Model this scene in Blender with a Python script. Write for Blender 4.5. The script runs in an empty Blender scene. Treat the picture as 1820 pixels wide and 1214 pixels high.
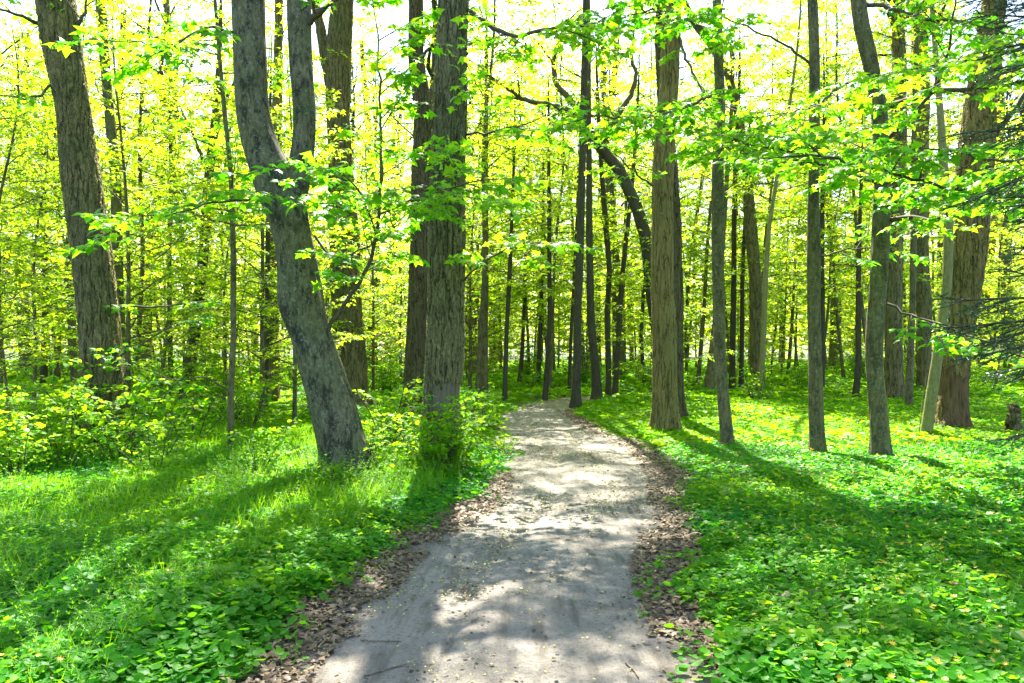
import bpy, math, random
import numpy as np
from mathutils import Vector

# ------------------------------------------------------------------ camera, sky, sun, exposure
SC = bpy.context.scene
EYE = 1.65; FPX = 1415.0; HZ = 607.0; CX = 910.0
cam_data = bpy.data.cameras.new('camera'); cam = bpy.data.objects.new('camera', cam_data)
SC.collection.objects.link(cam); SC.camera = cam
cam_data.sensor_width = 36; cam_data.lens = 36 * FPX / 1820; cam_data.clip_end = 2000; cam_data.clip_start = 0.05
cam.location = (0, 0, EYE); cam.rotation_euler = (math.radians(90), 0, 0)
SUN_EL = math.radians(52); SUN_AZ = math.radians(-1)
world = bpy.data.worlds.new('World'); SC.world = world; world.use_nodes = True
wn = world.node_tree; wn.nodes.clear()
sky = wn.nodes.new('ShaderNodeTexSky'); sky.sky_type = 'NISHITA'; sky.sun_disc = False
sky.sun_elevation = SUN_EL; sky.sun_rotation = SUN_AZ; sky.air_density = 1.0; sky.dust_density = 1.2; sky.ozone_density = 1.0
bg = wn.nodes.new('ShaderNodeBackground'); bg.inputs[1].default_value = 0.09
wo = wn.nodes.new('ShaderNodeOutputWorld')
wn.links.new(sky.outputs[0], bg.inputs[0]); wn.links.new(bg.outputs[0], wo.inputs[0])
sd = bpy.data.lights.new('sun', 'SUN'); sd.energy = 5.0; sd.angle = math.radians(0.6); sd.color = (1, 0.94, 0.82)
sun = bpy.data.objects.new('sun', sd); SC.collection.objects.link(sun)
sdir = Vector((math.sin(SUN_AZ) * math.cos(SUN_EL), math.cos(SUN_AZ) * math.cos(SUN_EL), math.sin(SUN_EL)))
sun.rotation_euler = sdir.to_track_quat('Z', 'Y').to_euler(); sun.location = (0, 20, 40)
SC.view_settings.view_transform = 'Standard'; SC.view_settings.look = 'None'
SC.view_settings.exposure = 2.64; SC.view_settings.gamma = 1.0
cy = SC.cycles
cy.max_bounces = 7; cy.diffuse_bounces = 4; cy.glossy_bounces = 2; cy.transmission_bounces = 5; cy.transparent_max_bounces = 4
cy.sample_clamp_indirect = 6; cy.caustics_reflective = False; cy.caustics_refractive = False

rng = np.random.default_rng(11)
R = random.Random(5)

# ------------------------------------------------------------------ noise
_lat = np.random.default_rng(3).random((256, 256))
def vnoise(x, y, s=1.0):
    x = np.asarray(x, float) * s + 500.3; y = np.asarray(y, float) * s + 700.7
    xi = np.floor(x).astype(int); yi = np.floor(y).astype(int); fx = x - xi; fy = y - yi
    fx = fx * fx * (3 - 2 * fx); fy = fy * fy * (3 - 2 * fy)
    a = _lat[xi % 256, yi % 256]; b = _lat[(xi + 1) % 256, yi % 256]; c = _lat[xi % 256, (yi + 1) % 256]; d = _lat[(xi + 1) % 256, (yi + 1) % 256]
    return (a * (1 - fx) + b * fx) * (1 - fy) + (c * (1 - fx) + d * fx) * fy
def fnoise(x, y, s=1.0):
    return (vnoise(x, y, s) + .5 * vnoise(x, y, s * 2.1) + .25 * vnoise(x, y, s * 4.3)) / 1.75
def sstep(t): t = np.clip(t, 0, 1); return t * t * (3 - 2 * t)

# ------------------------------------------------------------------ the path in plan: centre x, y, half width of bare dirt, litter left, litter right
PATH = np.array([(-1.2, -8, .9, .35, .3), (-.6, -3, .9, .4, .3), (-.22, 1.5, .88, .42, .38), (-.12, 3.85, .84, .44, .40), (.1, 5.9, .77, .46, .42), (.62, 8, .72, .26, .42), (.83, 9.6, .80, .14, .55),
    (.84, 12.1, .93, .07, .40), (.62, 14.3, .84, .05, .36), (.50, 16.3, .74, .04, .26), (.52, 18, .64, .05, .14), (.75, 19.9, .60, .08, .1),
    (1.3, 21.6, .66, .1, .1), (2.4, 23.0, .75, .1, .1), (4.4, 24.4, .8, .1, .1), (7.8, 26.2, .8, .1, .1), (13, 29, .8, .1, .1), (24, 33, .8, .1, .1)])
def path_dist(x, y):
    """distance from the centre line, and the half widths of dirt / of dirt + litter on that side"""
    x = np.asarray(x, float); y = np.asarray(y, float)
    best = np.full(x.shape, 1e9); hi = np.zeros(x.shape); ho = np.zeros(x.shape)
    for a, b in zip(PATH[:-1], PATH[1:]):
        ax, ay = a[:2]; dx, dy = b[0] - ax, b[1] - ay; L2 = dx * dx + dy * dy
        t = np.clip(((x - ax) * dx + (y - ay) * dy) / L2, 0, 1)
        ex = x - ax - t * dx; ey = y - ay - t * dy; d = np.hypot(ex, ey)
        side = (dx * ey - dy * ex) > 0
        w = a[2] + (b[2] - a[2]) * t; lt = a[3] + (b[3] - a[3]) * t; rt = a[4] + (b[4] - a[4]) * t
        m = d < best
        best = np.where(m, d, best); hi = np.where(m, w, hi); ho = np.where(m, w + np.where(side, lt, rt), ho)
    return best, hi, ho
def gh(x, y):
    d, hi, ho = path_dist(x, y); s = d - ho
    base = -0.03 + 0.06 * sstep((s + .1) / .7)
    base = base + .14 * sstep(s / .8) * np.exp(-((x - 3.4) / 1.9) ** 2 - ((y - 20.6) / 1.4) ** 2)
    return base + sstep(s / 2.5) * (0.16 * (fnoise(x, y, .35) - .5) + .05 * (vnoise(x, y, 1.7) - .5))
def gh1(x, y): return float(gh(np.array([x]), np.array([y]))[0])

def pz(px, py, d):  # photo point and distance -> place
    return np.array([(px - CX) / FPX * d, d, EYE - (py - HZ) / FPX * d])

# ------------------------------------------------------------------ mesh helpers
def new_obj(name, me, parent=None, mats=()):
    o = bpy.data.objects.new(name, me); SC.collection.objects.link(o)
    if parent is not None: o.parent = parent
    for m in mats: me.materials.append(m)
    return o
def mesh_from(name, V, faces_list, smooth=False, attr=None):
    """faces_list: list of (n,k) int arrays"""
    me = bpy.data.meshes.new(name)
    V = np.asarray(V, np.float32); me.vertices.add(len(V)); me.vertices.foreach_set('co', V.ravel())
    loops = np.concatenate([f.ravel() for f in faces_list]).astype(np.int32)
    sizes = np.concatenate([np.full(len(f), f.shape[1]) for f in faces_list]).astype(np.int32)
    me.loops.add(len(loops)); me.loops.foreach_set('vertex_index', loops)
    me.polygons.add(len(sizes)); me.polygons.foreach_set('loop_start', (np.cumsum(sizes) - sizes).astype(np.int32))
    me.update(calc_edges=True)
    if smooth: me.polygons.foreach_set('use_smooth', np.ones(len(sizes), bool))
    if attr is not None:
        at = me.attributes.new('v', 'FLOAT', 'FACE'); at.data.foreach_set('value', attr.astype(np.float32))
    return me
def empty(name, loc, label=None, cat=None, group=None, rz=0):
    o = bpy.data.objects.new(name, None); SC.collection.objects.link(o); o.location = loc; o.rotation_euler = (0, 0, rz)
    o.empty_display_size = .3
    tag(o, label, cat, group); return o
def tag(o, label=None, cat=None, group=None, kind=None):
    if label: o['label'] = label
    if cat: o['category'] = cat
    if group: o['group'] = group
    if kind: o['kind'] = kind
    return o

class Wood:
    def __init__(s): s.V = []; s.Q = []; s.T = []; s.n = 0
    def tube(s, P, r, k=6, lumps=0.0, flare=0.0, rs=0):
        P = np.asarray(P, float); r = np.asarray(r, float); m = len(P)
        t = np.gradient(P, axis=0); t /= np.linalg.norm(t, axis=1)[:, None] + 1e-9
        ref = np.array([0, 1., 0]) if abs(t[:, 1]).mean() < .8 else np.array([1., 0, 0])
        a = np.cross(t, ref); a /= np.linalg.norm(a, axis=1)[:, None] + 1e-9
        b = np.cross(a, t)
        th = np.arange(k) * 2 * math.pi / k
        rr = np.repeat(r[:, None], k, 1)
        if lumps > 0:
            s_ = np.cumsum(np.r_[0, np.linalg.norm(np.diff(P, axis=0), axis=1)])
            rr = rr * (1 + lumps * (fnoise(3 * np.cos(th)[None, :] + rs, s_[:, None] * 1.3 + 2 * np.sin(th)[None, :], 1.0) - .5) * 2)
        if flare > 0:
            z = (P[:, 2] - P[0, 2])[:, None]
            rr = rr * (1 + flare * np.exp(-np.clip(z - .3, 0, 9) / .2) * (.55 + .45 * np.cos(5 * th + rs)[None, :]))
        V = P[:, None, :] + rr[..., None] * (np.cos(th)[None, :, None] * a[:, None, :] + np.sin(th)[None, :, None] * b[:, None, :])
        i = np.arange(m - 1)[:, None] * k; j = np.arange(k)[None, :]; j2 = (j + 1) % k
        q = np.stack([i + j, i + k + j, i + k + j2, i + j2], -1).reshape(-1, 4) + s.n
        s.V.append(V.reshape(-1, 3)); s.Q.append(q)
        tip = P[-1] + t[-1] * r[-1]; s.V.append(tip[None]); e = s.n + m * k; base = s.n + (m - 1) * k
        s.T.append(np.stack([base + np.arange(k), base + (np.arange(k) + 1) % k, np.full(k, e)], -1)[:, ::-1])
        s.n += m * k + 1
    def obj(s, name, mat, parent=None):
        return new_obj(name, s.mesh(name), parent, [mat])
    def mesh(s, name): return mesh_from(name, np.concatenate(s.V), [np.concatenate(s.Q), np.concatenate(s.T)], True)

# leaf outlines (x right, y towards the tip, z up)
def _maple():
    c = (0, .38); pts = [(0, 0, 0)]
    spec = [(-62, .52), (-38, .24), (-12, .60), (22, .30), (90, .64), (158, .30), (192, .60), (218, .24), (242, .52)]
    V = [(c[0], c[1], .06)]
    V.append((0.0, .02, 0))
    for ang, rad in spec:
        V.append((c[0] + rad * math.cos(math.radians(ang)), c[1] + rad * math.sin(math.radians(ang)), -.22 * rad * rad - (.05 if rad > .4 else 0)))
    n = len(V) - 1
    return np.array(V), np.array([(0, 1 + i, 1 + (i + 1) % n) for i in range(n)])
def _trident():
    V = [(0, 0, 0), (.46, .22, -.08), (.2, .42, .04), (0, 1, -.1), (-.2, .42, .04), (-.46, .22, -.08)]
    return np.array(V), np.array([(0, 1, 2), (0, 2, 4), (2, 3, 4), (0, 4, 5)])
def _diamond():
    return np.array([(0, 0, 0), (.33, .45, .07), (0, 1, -.05), (-.33, .45, .07)]), np.array([(0, 1, 2), (0, 2, 3)])
def _blob():
    return np.array([(0, .1, 0), (.42, .12, .06), (.46, .62, .02), (0, 1, -.06), (-.46, .62, .02), (-.42, .12, .06)]), np.array([(0, 1, 2), (0, 2, 3), (0, 3, 4), (0, 4, 5)])
def _blade():
    return np.array([(-.016, 0, 0), (.016, 0, 0), (.012, .55, .06), (-.012, .55, .06), (0, 1, -.10)]), np.array([(0, 1, 2), (0, 2, 3), (3, 2, 4)])
def _round():
    V = [(0, .30, -.04), (0, .16, 0)] + [(.48 * math.sin(math.radians(a)) * (1.0), .45 - .5 * math.cos(math.radians(a)), .07) for a in (35, 80, 130, 180, 230, 280, 325)]
    n = 8
    return np.array(V), np.array([(0, 1 + i, 1 + (i + 1) % n) for i in range(n)])
def _flower():
    V = [(0, 0, 0)]; T = []
    for i in range(8):
        a = i * math.pi / 4
        V += [(.28 * math.cos(a - .3), .28 * math.sin(a - .3), .08), (.52 * math.cos(a), .52 * math.sin(a), .2), (.28 * math.cos(a + .3), .28 * math.sin(a + .3), .08)]
        k = 1 + 3 * i; T += [(0, k, k + 1), (0, k + 1, k + 2)]
    return np.array(V), np.array(T)
def _needle():
    return np.array([(-.085, 0, 0), (.085, 0, 0), (0, 1, 0)]), np.array([(0, 1, 2)])
TPL = dict(maple=_maple(), trident=_trident(), diamond=_diamond(), blob=_blob(), blade=_blade(), round=_round(), flower=_flower(), needle=_needle())

def leaf_mesh(name, tpl, P, Fd, Nn, S, attr=None, seed=0):
    TV, TT = TPL[tpl]; P = np.asarray(P, float); Fd = np.asarray(Fd, float); Nn = np.asarray(Nn, float); S = np.asarray(S, float)
    Fd = Fd / (np.linalg.norm(Fd, axis=1)[:, None] + 1e-9)
    Nn = Nn - Fd * (Nn * Fd).sum(1)[:, None]; Nn /= np.linalg.norm(Nn, axis=1)[:, None] + 1e-9
    Rr = np.cross(Fd, Nn)
    V = P[:, None, :] + S[:, None, None] * (TV[None, :, 0:1] * Rr[:, None, :] + TV[None, :, 1:2] * Fd[:, None, :] + TV[None, :, 2:3] * Nn[:, None, :])
    n = len(P); T = (TT[None] + (np.arange(n) * len(TV))[:, None, None]).reshape(-1, 3)
    if attr is None: attr = np.random.default_rng(seed).random(n)
    return mesh_from(name, V.reshape(-1, 3), [T], False, np.repeat(attr, len(TT)))

class Leaves:
    def __init__(s): s.P = []; s.F = []; s.N = []; s.S = []
    def add(s, p, f, n, sz): s.P.append(p); s.F.append(f); s.N.append(n); s.S.append(sz)
    def mesh(s, name, tpl): return leaf_mesh(name, tpl, s.P, s.F, s.N, s.S, seed=len(s.P))

# ------------------------------------------------------------------ materials
def mat(name):
    m = bpy.data.materials.new(name); m.use_nodes = True; nt = m.node_tree; nt.nodes.clear()
    out = nt.nodes.new('ShaderNodeOutputMaterial'); return m, nt, out
class NB:
    def __init__(s, nt): s.nt = nt
    def n(s, t, ins=None, **kw):
        nd = s.nt.nodes.new(t)
        for k, v in kw.items(): setattr(nd, k, v)
        for k, v in (ins or {}).items():
            if hasattr(v, 'is_output') or isinstance(v, bpy.types.NodeSocket): s.nt.links.new(v, nd.inputs[k])
            else: nd.inputs[k].default_value = v
        return nd
    def ramp(s, fac, stops, interp='LINEAR'):
        nd = s.nt.nodes.new('ShaderNodeValToRGB'); s.nt.links.new(fac, nd.inputs[0]); e = nd.color_ramp.elements; nd.color_ramp.interpolation = interp
        while len(e) < len(stops): e.new(.5)
        for i, (p, c) in enumerate(stops): e[i].position = p; e[i].color = (*c, 1) if len(c) == 3 else c
        return nd.outputs[0]
    def math(s, op, a, b=0.0, c=None, clamp=False):
        nd = s.nt.nodes.new('ShaderNodeMath'); nd.operation = op; nd.use_clamp = clamp
        for i, v in enumerate([a, b] + ([c] if c is not None else [])):
            if isinstance(v, (int, float)): nd.inputs[i].default_value = v
            else: s.nt.links.new(v, nd.inputs[i])
        return nd.outputs[0]
    def mix(s, fac, a, b, bt='MIX'):
        nd = s.nt.nodes.new('ShaderNodeMix'); nd.data_type = 'RGBA'; nd.blend_type = bt
        for i, v in ((0, fac), (6, a), (7, b)):
            if isinstance(v, bpy.types.NodeSocket): s.nt.links.new(v, nd.inputs[i])
            elif i == 0: nd.inputs[0].default_value = v
            else: nd.inputs[i].default_value = (*v, 1)
        return nd.outputs[2]
    def link(s, a, b): s.nt.links.new(a, b)

def leaf_mat(name, refl, trans, tfac=.55, gloss=.05, rough=.4):
    m, nt, out = mat(name); b = NB(nt)
    at = b.n('ShaderNodeAttribute', attribute_name='v'); oi = b.n('ShaderNodeObjectInfo')
    f = b.math('ADD', b.math('MULTIPLY', at.outputs['Fac'], .65), b.math('MULTIPLY', oi.outputs['Random'], .35))
    dcol = b.ramp(f, [(0.0, refl[0]), (1.0, refl[1])]); tcol = b.ramp(f, [(0.0, trans[0]), (1.0, trans[1])])
    d = b.n('ShaderNodeBsdfDiffuse', {'Color': dcol}); t = b.n('ShaderNodeBsdfTranslucent', {'Color': tcol})
    mx = b.n('ShaderNodeMixShader', {0: tfac, 1: d.outputs[0], 2: t.outputs[0]})
    g = b.n('ShaderNodeBsdfGlossy', {'Color': (1, 1, 1, 1), 'Roughness': rough})
    fr = b.n('ShaderNodeFresnel', {'IOR': 1.4})
    gf = b.math('MULTIPLY', fr.outputs[0], gloss * 4.5, clamp=True)
    mg = b.n('ShaderNodeMixShader', {0: gf, 1: mx.outputs[0], 2: g.outputs[0]})
    b.link(mg.outputs[0], out.inputs[0]); return m
# spring leaves: what shines through is a strong yellow green
M_YOUNG = leaf_mat('young_leaf', ((.06, .14, .003), (.13, .21, .003)), ((.33, .64, .006), (.74, .82, .010)), .68, .03, .45)
M_CANOPY = leaf_mat('canopy_leaf', ((.06, .12, .01), (.12, .19, .012)), ((.38, .62, .006), (.76, .80, .010)), .66, .03, .5)
M_NEAR = leaf_mat('maple_leaf', ((.03, .14, .008), (.08, .20, .006)), ((.10, .60, .008), (.52, .82, .01)), .62, .03, .35)
M_SHRUB = leaf_mat('shrub_leaf', ((.03, .17, .005), (.13, .27, .003)), ((.20, .64, .006), (.62, .84, .008)), .52, .022, .45)
M_GROUND = leaf_mat('ground_leaf', ((.010, .13, .018), (.075, .24, .010)), ((.06, .62, .012), (.40, .84, .008)), .47, .035, .40)
M_GRASS = leaf_mat('grass_blade', ((.02, .17, .004), (.08, .24, .004)), ((.22, .58, .01), (.45, .75, .01)), .55, .05, .4)
M_SPRUCE = leaf_mat('spruce_needle', ((.015, .075, .022), (.04, .12, .03)), ((.02, .12, .05), (.05, .2, .05)), .2, .05, .35)
M_LITTER = leaf_mat('dead_leaf', ((.055, .037, .020), (.34, .255, .155)), ((.2, .1, .05), (.3, .17, .09)), .15, .05, .4)
def flat_mat(name, col, rough=.6, tr=None):
    m, nt, out = mat(name); b = NB(nt)
    d = b.n('ShaderNodeBsdfPrincipled', {'Base Color': (*col, 1), 'Roughness': rough})
    if tr:
        t = b.n('ShaderNodeBsdfTranslucent', {'Color': (*tr, 1)}); x = b.n('ShaderNodeMixShader', {0: .4, 1: d.outputs[0], 2: t.outputs[0]}); b.link(x.outputs[0], out.inputs[0])
    else: b.link(d.outputs[0], out.inputs[0])
    return m
M_YELLOW = flat_mat('yellow_petal', (.75, .5, .01), .35, (.8, .5, .01))
M_PURPLE = flat_mat('purple_petal', (.35, .06, .25), .5, (.5, .1, .35))
M_BUD = flat_mat('fallen_bud', (.42, .46, .04), .6)

def bark_mat(name, hi, lo, green=(.05, .075, .02), cell=19., disp=.036, stretch=.2, greenamt=.5, patch=None, spots=0.0, lichen=0.0, smooth=False, seed=0.):
    m, nt, out = mat(name); b = NB(nt)
    tc = b.n('ShaderNodeTexCoord'); oi = b.n('ShaderNodeObjectInfo')
    off = b.n('ShaderNodeVectorMath', {0: tc.outputs['Object'], 1: (seed, seed * 2, seed * 3)}, operation='ADD').outputs[0]
    warp = b.n('ShaderNodeTexNoise', {'Vector': off, 'Scale': 3.5, 'Detail': 3.0})
    wv = b.n('ShaderNodeVectorMath', {0: warp.outputs['Color'], 'Scale': .06}, operation='SCALE').outputs[0]
    pv = b.n('ShaderNodeVectorMath', {0: off, 1: wv}, operation='ADD').outputs[0]
    st = b.n('ShaderNodeVectorMath', {0: pv, 1: (1, 1, stretch)}, operation='MULTIPLY').outputs[0]
    fine = b.n('ShaderNodeTexNoise', {'Vector': b.n('ShaderNodeVectorMath', {0: off, 1: (1, 1, .35)}, operation='MULTIPLY').outputs[0], 'Scale': 42., 'Detail': 5.0, 'Roughness': .65})
    big = b.n('ShaderNodeTexNoise', {'Vector': off, 'Scale': 1.7, 'Detail': 4.0, 'Roughness': .6})
    if smooth:
        vo = b.n('ShaderNodeTexVoronoi', {'Vector': off, 'Scale': cell * 2.2, 'Randomness': 1.}, feature='DISTANCE_TO_EDGE')
        mid = b.n('ShaderNodeTexNoise', {'Vector': b.n('ShaderNodeVectorMath', {0: pv, 1: (1, 1, .22)}, operation='MULTIPLY').outputs[0], 'Scale': 20., 'Detail': 6.0, 'Roughness': .7})
        h = b.math('ADD', b.math('MULTIPLY', mid.outputs[0], .7), b.math('MULTIPLY', fine.outputs[0], .6))
        crack = b.ramp(h, [(.48, lo), (.80, hi)])
    else:
        def furrow(sc, sz, w, det):   # dark where the noise crosses its middle: long forking furrows
            v = b.n('ShaderNodeVectorMath', {0: pv, 1: (1, 1, sz)}, operation='MULTIPLY').outputs[0]
            nn = b.n('ShaderNodeTexNoise', {'Vector': v, 'Scale': sc, 'Detail': det, 'Roughness': .55})
            return b.math('DIVIDE', b.math('ABSOLUTE', b.math('SUBTRACT', nn.outputs[0], .5)), w, clamp=True)
        f1 = furrow(cell * .62, stretch * .62, .075, 2.); f2 = furrow(cell * 1.25, stretch * 1.5, .07, 3.)
        rid = b.math('MULTIPLY', b.math('POWER', f1, .7), b.math('MULTIPLY_ADD', f2, .5, .5))
        h = b.math('ADD', b.math('MULTIPLY', rid, .95), b.math('MULTIPLY', fine.outputs[0], .45))
        crack = b.ramp(h, [(.30, lo), (.66, tuple(.55 * x + .45 * y for x, y in zip(hi, lo))), (1.05 if False else 1.0, hi)])
    col = crack
    # green algae, stronger towards the ground
    sep = b.n('ShaderNodeSeparateXYZ', {0: tc.outputs['Object']})
    gm = b.math('MULTIPLY', b.math('MULTIPLY_ADD', big.outputs[0], 3.2, -1.15, clamp=True), greenamt)
    col = b.mix(gm, col, green)
    if spots > 0:
        sp = b.n('ShaderNodeTexNoise', {'Vector': b.n('ShaderNodeVectorMath', {0: off, 1: (1, 1, .5)}, operation='MULTIPLY').outputs[0], 'Scale': 7., 'Detail': 10.0, 'Roughness': .8})
        col = b.mix(b.math('MULTIPLY', b.ramp(sp.outputs[0], [(.50, (0, 0, 0)), (.56, (1, 1, 1))]), spots), col, (.018, .017, .013))
    if lichen > 0:
        li = b.n('ShaderNodeTexNoise', {'Vector': off, 'Scale': 26., 'Detail': 6.0, 'Roughness': .7})
        col = b.mix(b.math('MULTIPLY', b.ramp(li.outputs[0], [(.56, (0, 0, 0)), (.64, (1, 1, 1))]), lichen), col, (.26, .30, .27))
    hh = h
    if patch:
        z0, z1, pc1, pc2, fx = patch
        jz = b.math('ADD', sep.outputs[2], b.math('MULTIPLY_ADD', warp.outputs[0], .9, -.45))
        k = b.math('MULTIPLY', b.math('GREATER_THAN', jz, z0), b.math('LESS_THAN', jz, z1))
        k = b.math('MULTIPLY', k, b.math('LESS_THAN', sep.outputs[1], .12))
        k = b.math('MULTIPLY', k, b.math('GREATER_THAN', b.math('ADD', sep.outputs[0], b.math('MULTIPLY_ADD', big.outputs[0], .3, -.15)), fx))
        streak = b.n('ShaderNodeTexNoise', {'Vector': b.n('ShaderNodeVectorMath', {0: off, 1: (1, 1, .12)}, operation='MULTIPLY').outputs[0], 'Scale': 24., 'Detail': 5.0, 'Roughness': .6})
        pcol = b.ramp(streak.outputs[0], [(.35, pc1), (.65, pc2)])
        col = b.mix(k, col, pcol)
        hh = b.math('ADD', b.math('MULTIPLY', h, b.math('SUBTRACT', 1.0, k)), b.math('MULTIPLY', b.math('MULTIPLY', streak.outputs[0], .35), k))
    p = b.n('ShaderNodeBsdfPrincipled', {'Base Color': col, 'Roughness': .85, 'Specular IOR Level': .25})
    b.link(p.outputs[0], out.inputs[0])
    dn = b.n('ShaderNodeDisplacement', {'Height': hh, 'Midlevel': .55 if smooth else 1.0, 'Scale': disp}); b.link(dn.outputs[0], out.inputs[2])
    m.displacement_method = 'BOTH' if not smooth else 'BUMP'
    return m
OAK_HI = (.205, .172, .072); OAK_LO = (.030, .027, .017)
M_OAK = bark_mat('oak_bark', OAK_HI, OAK_LO, greenamt=.55)
M_OAKB = bark_mat('oak_bark_brown', (.235, .19, .065), (.038, .03, .012), (.09, .10, .025), cell=24, disp=.018, stretch=.14, greenamt=.45, seed=3.)
M_OAKD = bark_mat('oak_bark_dark', (.115, .098, .05), (.02, .017, .009), (.06, .07, .02), cell=22, disp=.03, greenamt=.35, seed=11.)
M_OAKP = bark_mat('oak_bark_scarred', (.19, .172, .085), OAK_LO, greenamt=.4, seed=5., patch=(.45, 1.12, (.07, .064, .042), (.145, .13, .088), -.14))
M_OAKR = bark_mat('oak_bark_torn', (.24, .18, .06), (.03, .027, .016), cell=14, disp=.036, greenamt=.4, seed=8., patch=(.0, 1.12, (.05, .034, .014), (.155, .095, .045), -.26))
M_MAPLE = bark_mat('maple_bark', (.20, .182, .105), (.05, .046, .025), (.045, .075, .02), cell=14, disp=.02, greenamt=.45, spots=.85, lichen=.5, smooth=True)
M_SLIM = bark_mat('slim_bark', (.195, .172, .075), (.06, .052, .026), (.06, .085, .022), cell=16, disp=.018, greenamt=.5, spots=.6, lichen=.45, smooth=True, seed=2.)
M_DARK = bark_mat('dark_bark', (.08, .07, .045), (.022, .02, .013), (.05, .07, .02), cell=16, disp=.015, greenamt=.3, smooth=True, seed=4.)
M_PALE = bark_mat('pale_bark', (.27, .235, .10), (.12, .105, .04), (.16, .20, .05), cell=18, disp=.012, greenamt=.5, lichen=.5, smooth=True, seed=6.)
M_TWIG = bark_mat('twig_bark', (.13, .105, .075), (.05, .04, .03), (.06, .08, .02), cell=30, disp=.004, greenamt=.3, smooth=True, seed=7.)
M_DEAD = bark_mat('dead_wood', (.30, .22, .16), (.08, .055, .04), (.05, .08, .02), cell=20, disp=.01, greenamt=.4, smooth=True, seed=9.)

def ground_mat():
    m, nt, out = mat('forest_soil'); b = NB(nt); tc = b.n('ShaderNodeTexCoord')
    n1 = b.n('ShaderNodeTexNoise', {'Vector': tc.outputs['Object'], 'Scale': 9., 'Detail': 8., 'Roughness': .7})
    n2 = b.n('ShaderNodeTexNoise', {'Vector': tc.outputs['Object'], 'Scale': .8, 'Detail': 4.})
    c = b.mix(b.ramp(n1.outputs[0], [(.4, (0, 0, 0)), (.6, (1, 1, 1))]), (.035, .035, .018), (.10, .075, .045))
    c = b.mix(b.ramp(n2.outputs[0], [(.35, (.3, .3, .3)), (.6, (.9, .9, .9))]), c, (.04, .085, .02))
    p = b.n('ShaderNodeBsdfPrincipled', {'Base Color': c, 'Roughness': .95}); b.link(p.outputs[0], out.inputs[0])
    bp = b.n('ShaderNodeBump', {'Height': n1.outputs[0], 'Strength': .8, 'Distance': .05}); b.link(bp.outputs[0], p.inputs['Normal'])
    return m
def path_mat():
    m, nt, out = mat('packed_dirt'); b = NB(nt); tc = b.n('ShaderNodeTexCoord'); o = tc.outputs['Object']
    n1 = b.n('ShaderNodeTexNoise', {'Vector': o, 'Scale': 2.2, 'Detail': 7., 'Roughness': .62})
    n2 = b.n('ShaderNodeTexNoise', {'Vector': o, 'Scale': 38., 'Detail': 6., 'Roughness': .75})
    st = b.n('ShaderNodeTexNoise', {'Vector': b.n('ShaderNodeVectorMath', {0: o, 1: (1, .16, 1)}, operation='MULTIPLY').outputs[0], 'Scale': 11., 'Detail': 5., 'Roughness': .6})
    c = b.ramp(n1.outputs[0], [(.3, (.185, .165, .135)), (.7, (.29, .262, .218))])
    c = b.mix(b.ramp(st.outputs[0], [(.34, (.75, .75, .75)), (.50, (0, 0, 0))]), c, (.10, .088, .07))
    c = b.mix(b.ramp(n2.outputs[0], [(.38, (.8, .8, .8)), (.47, (0, 0, 0))]), c, (.13, .11, .09))
    at = b.n('ShaderNodeAttribute', attribute_name='edge')
    em = b.math('MULTIPLY_ADD', n1.outputs[0], 1.6, b.math('SUBTRACT', at.outputs['Fac'], 1.15), clamp=True)
    c = b.mix(em, c, (.12, .09, .07))
    p = b.n('ShaderNodeBsdfPrincipled', {'Base Color': c, 'Roughness': .92, 'Specular IOR Level': .3}); b.link(p.outputs[0], out.inputs[0])
    hh = b.math('ADD', b.math('ADD', b.math('MULTIPLY', n1.outputs[0], 1.2), b.math('MULTIPLY', st.outputs[0], 1.2)), b.math('MULTIPLY', n2.outputs[0], .35))
    bp = b.n('ShaderNodeBump', {'Height': hh, 'Strength': 1.0, 'Distance': .06}); b.link(bp.outputs[0], p.inputs['Normal'])
    return m

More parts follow.
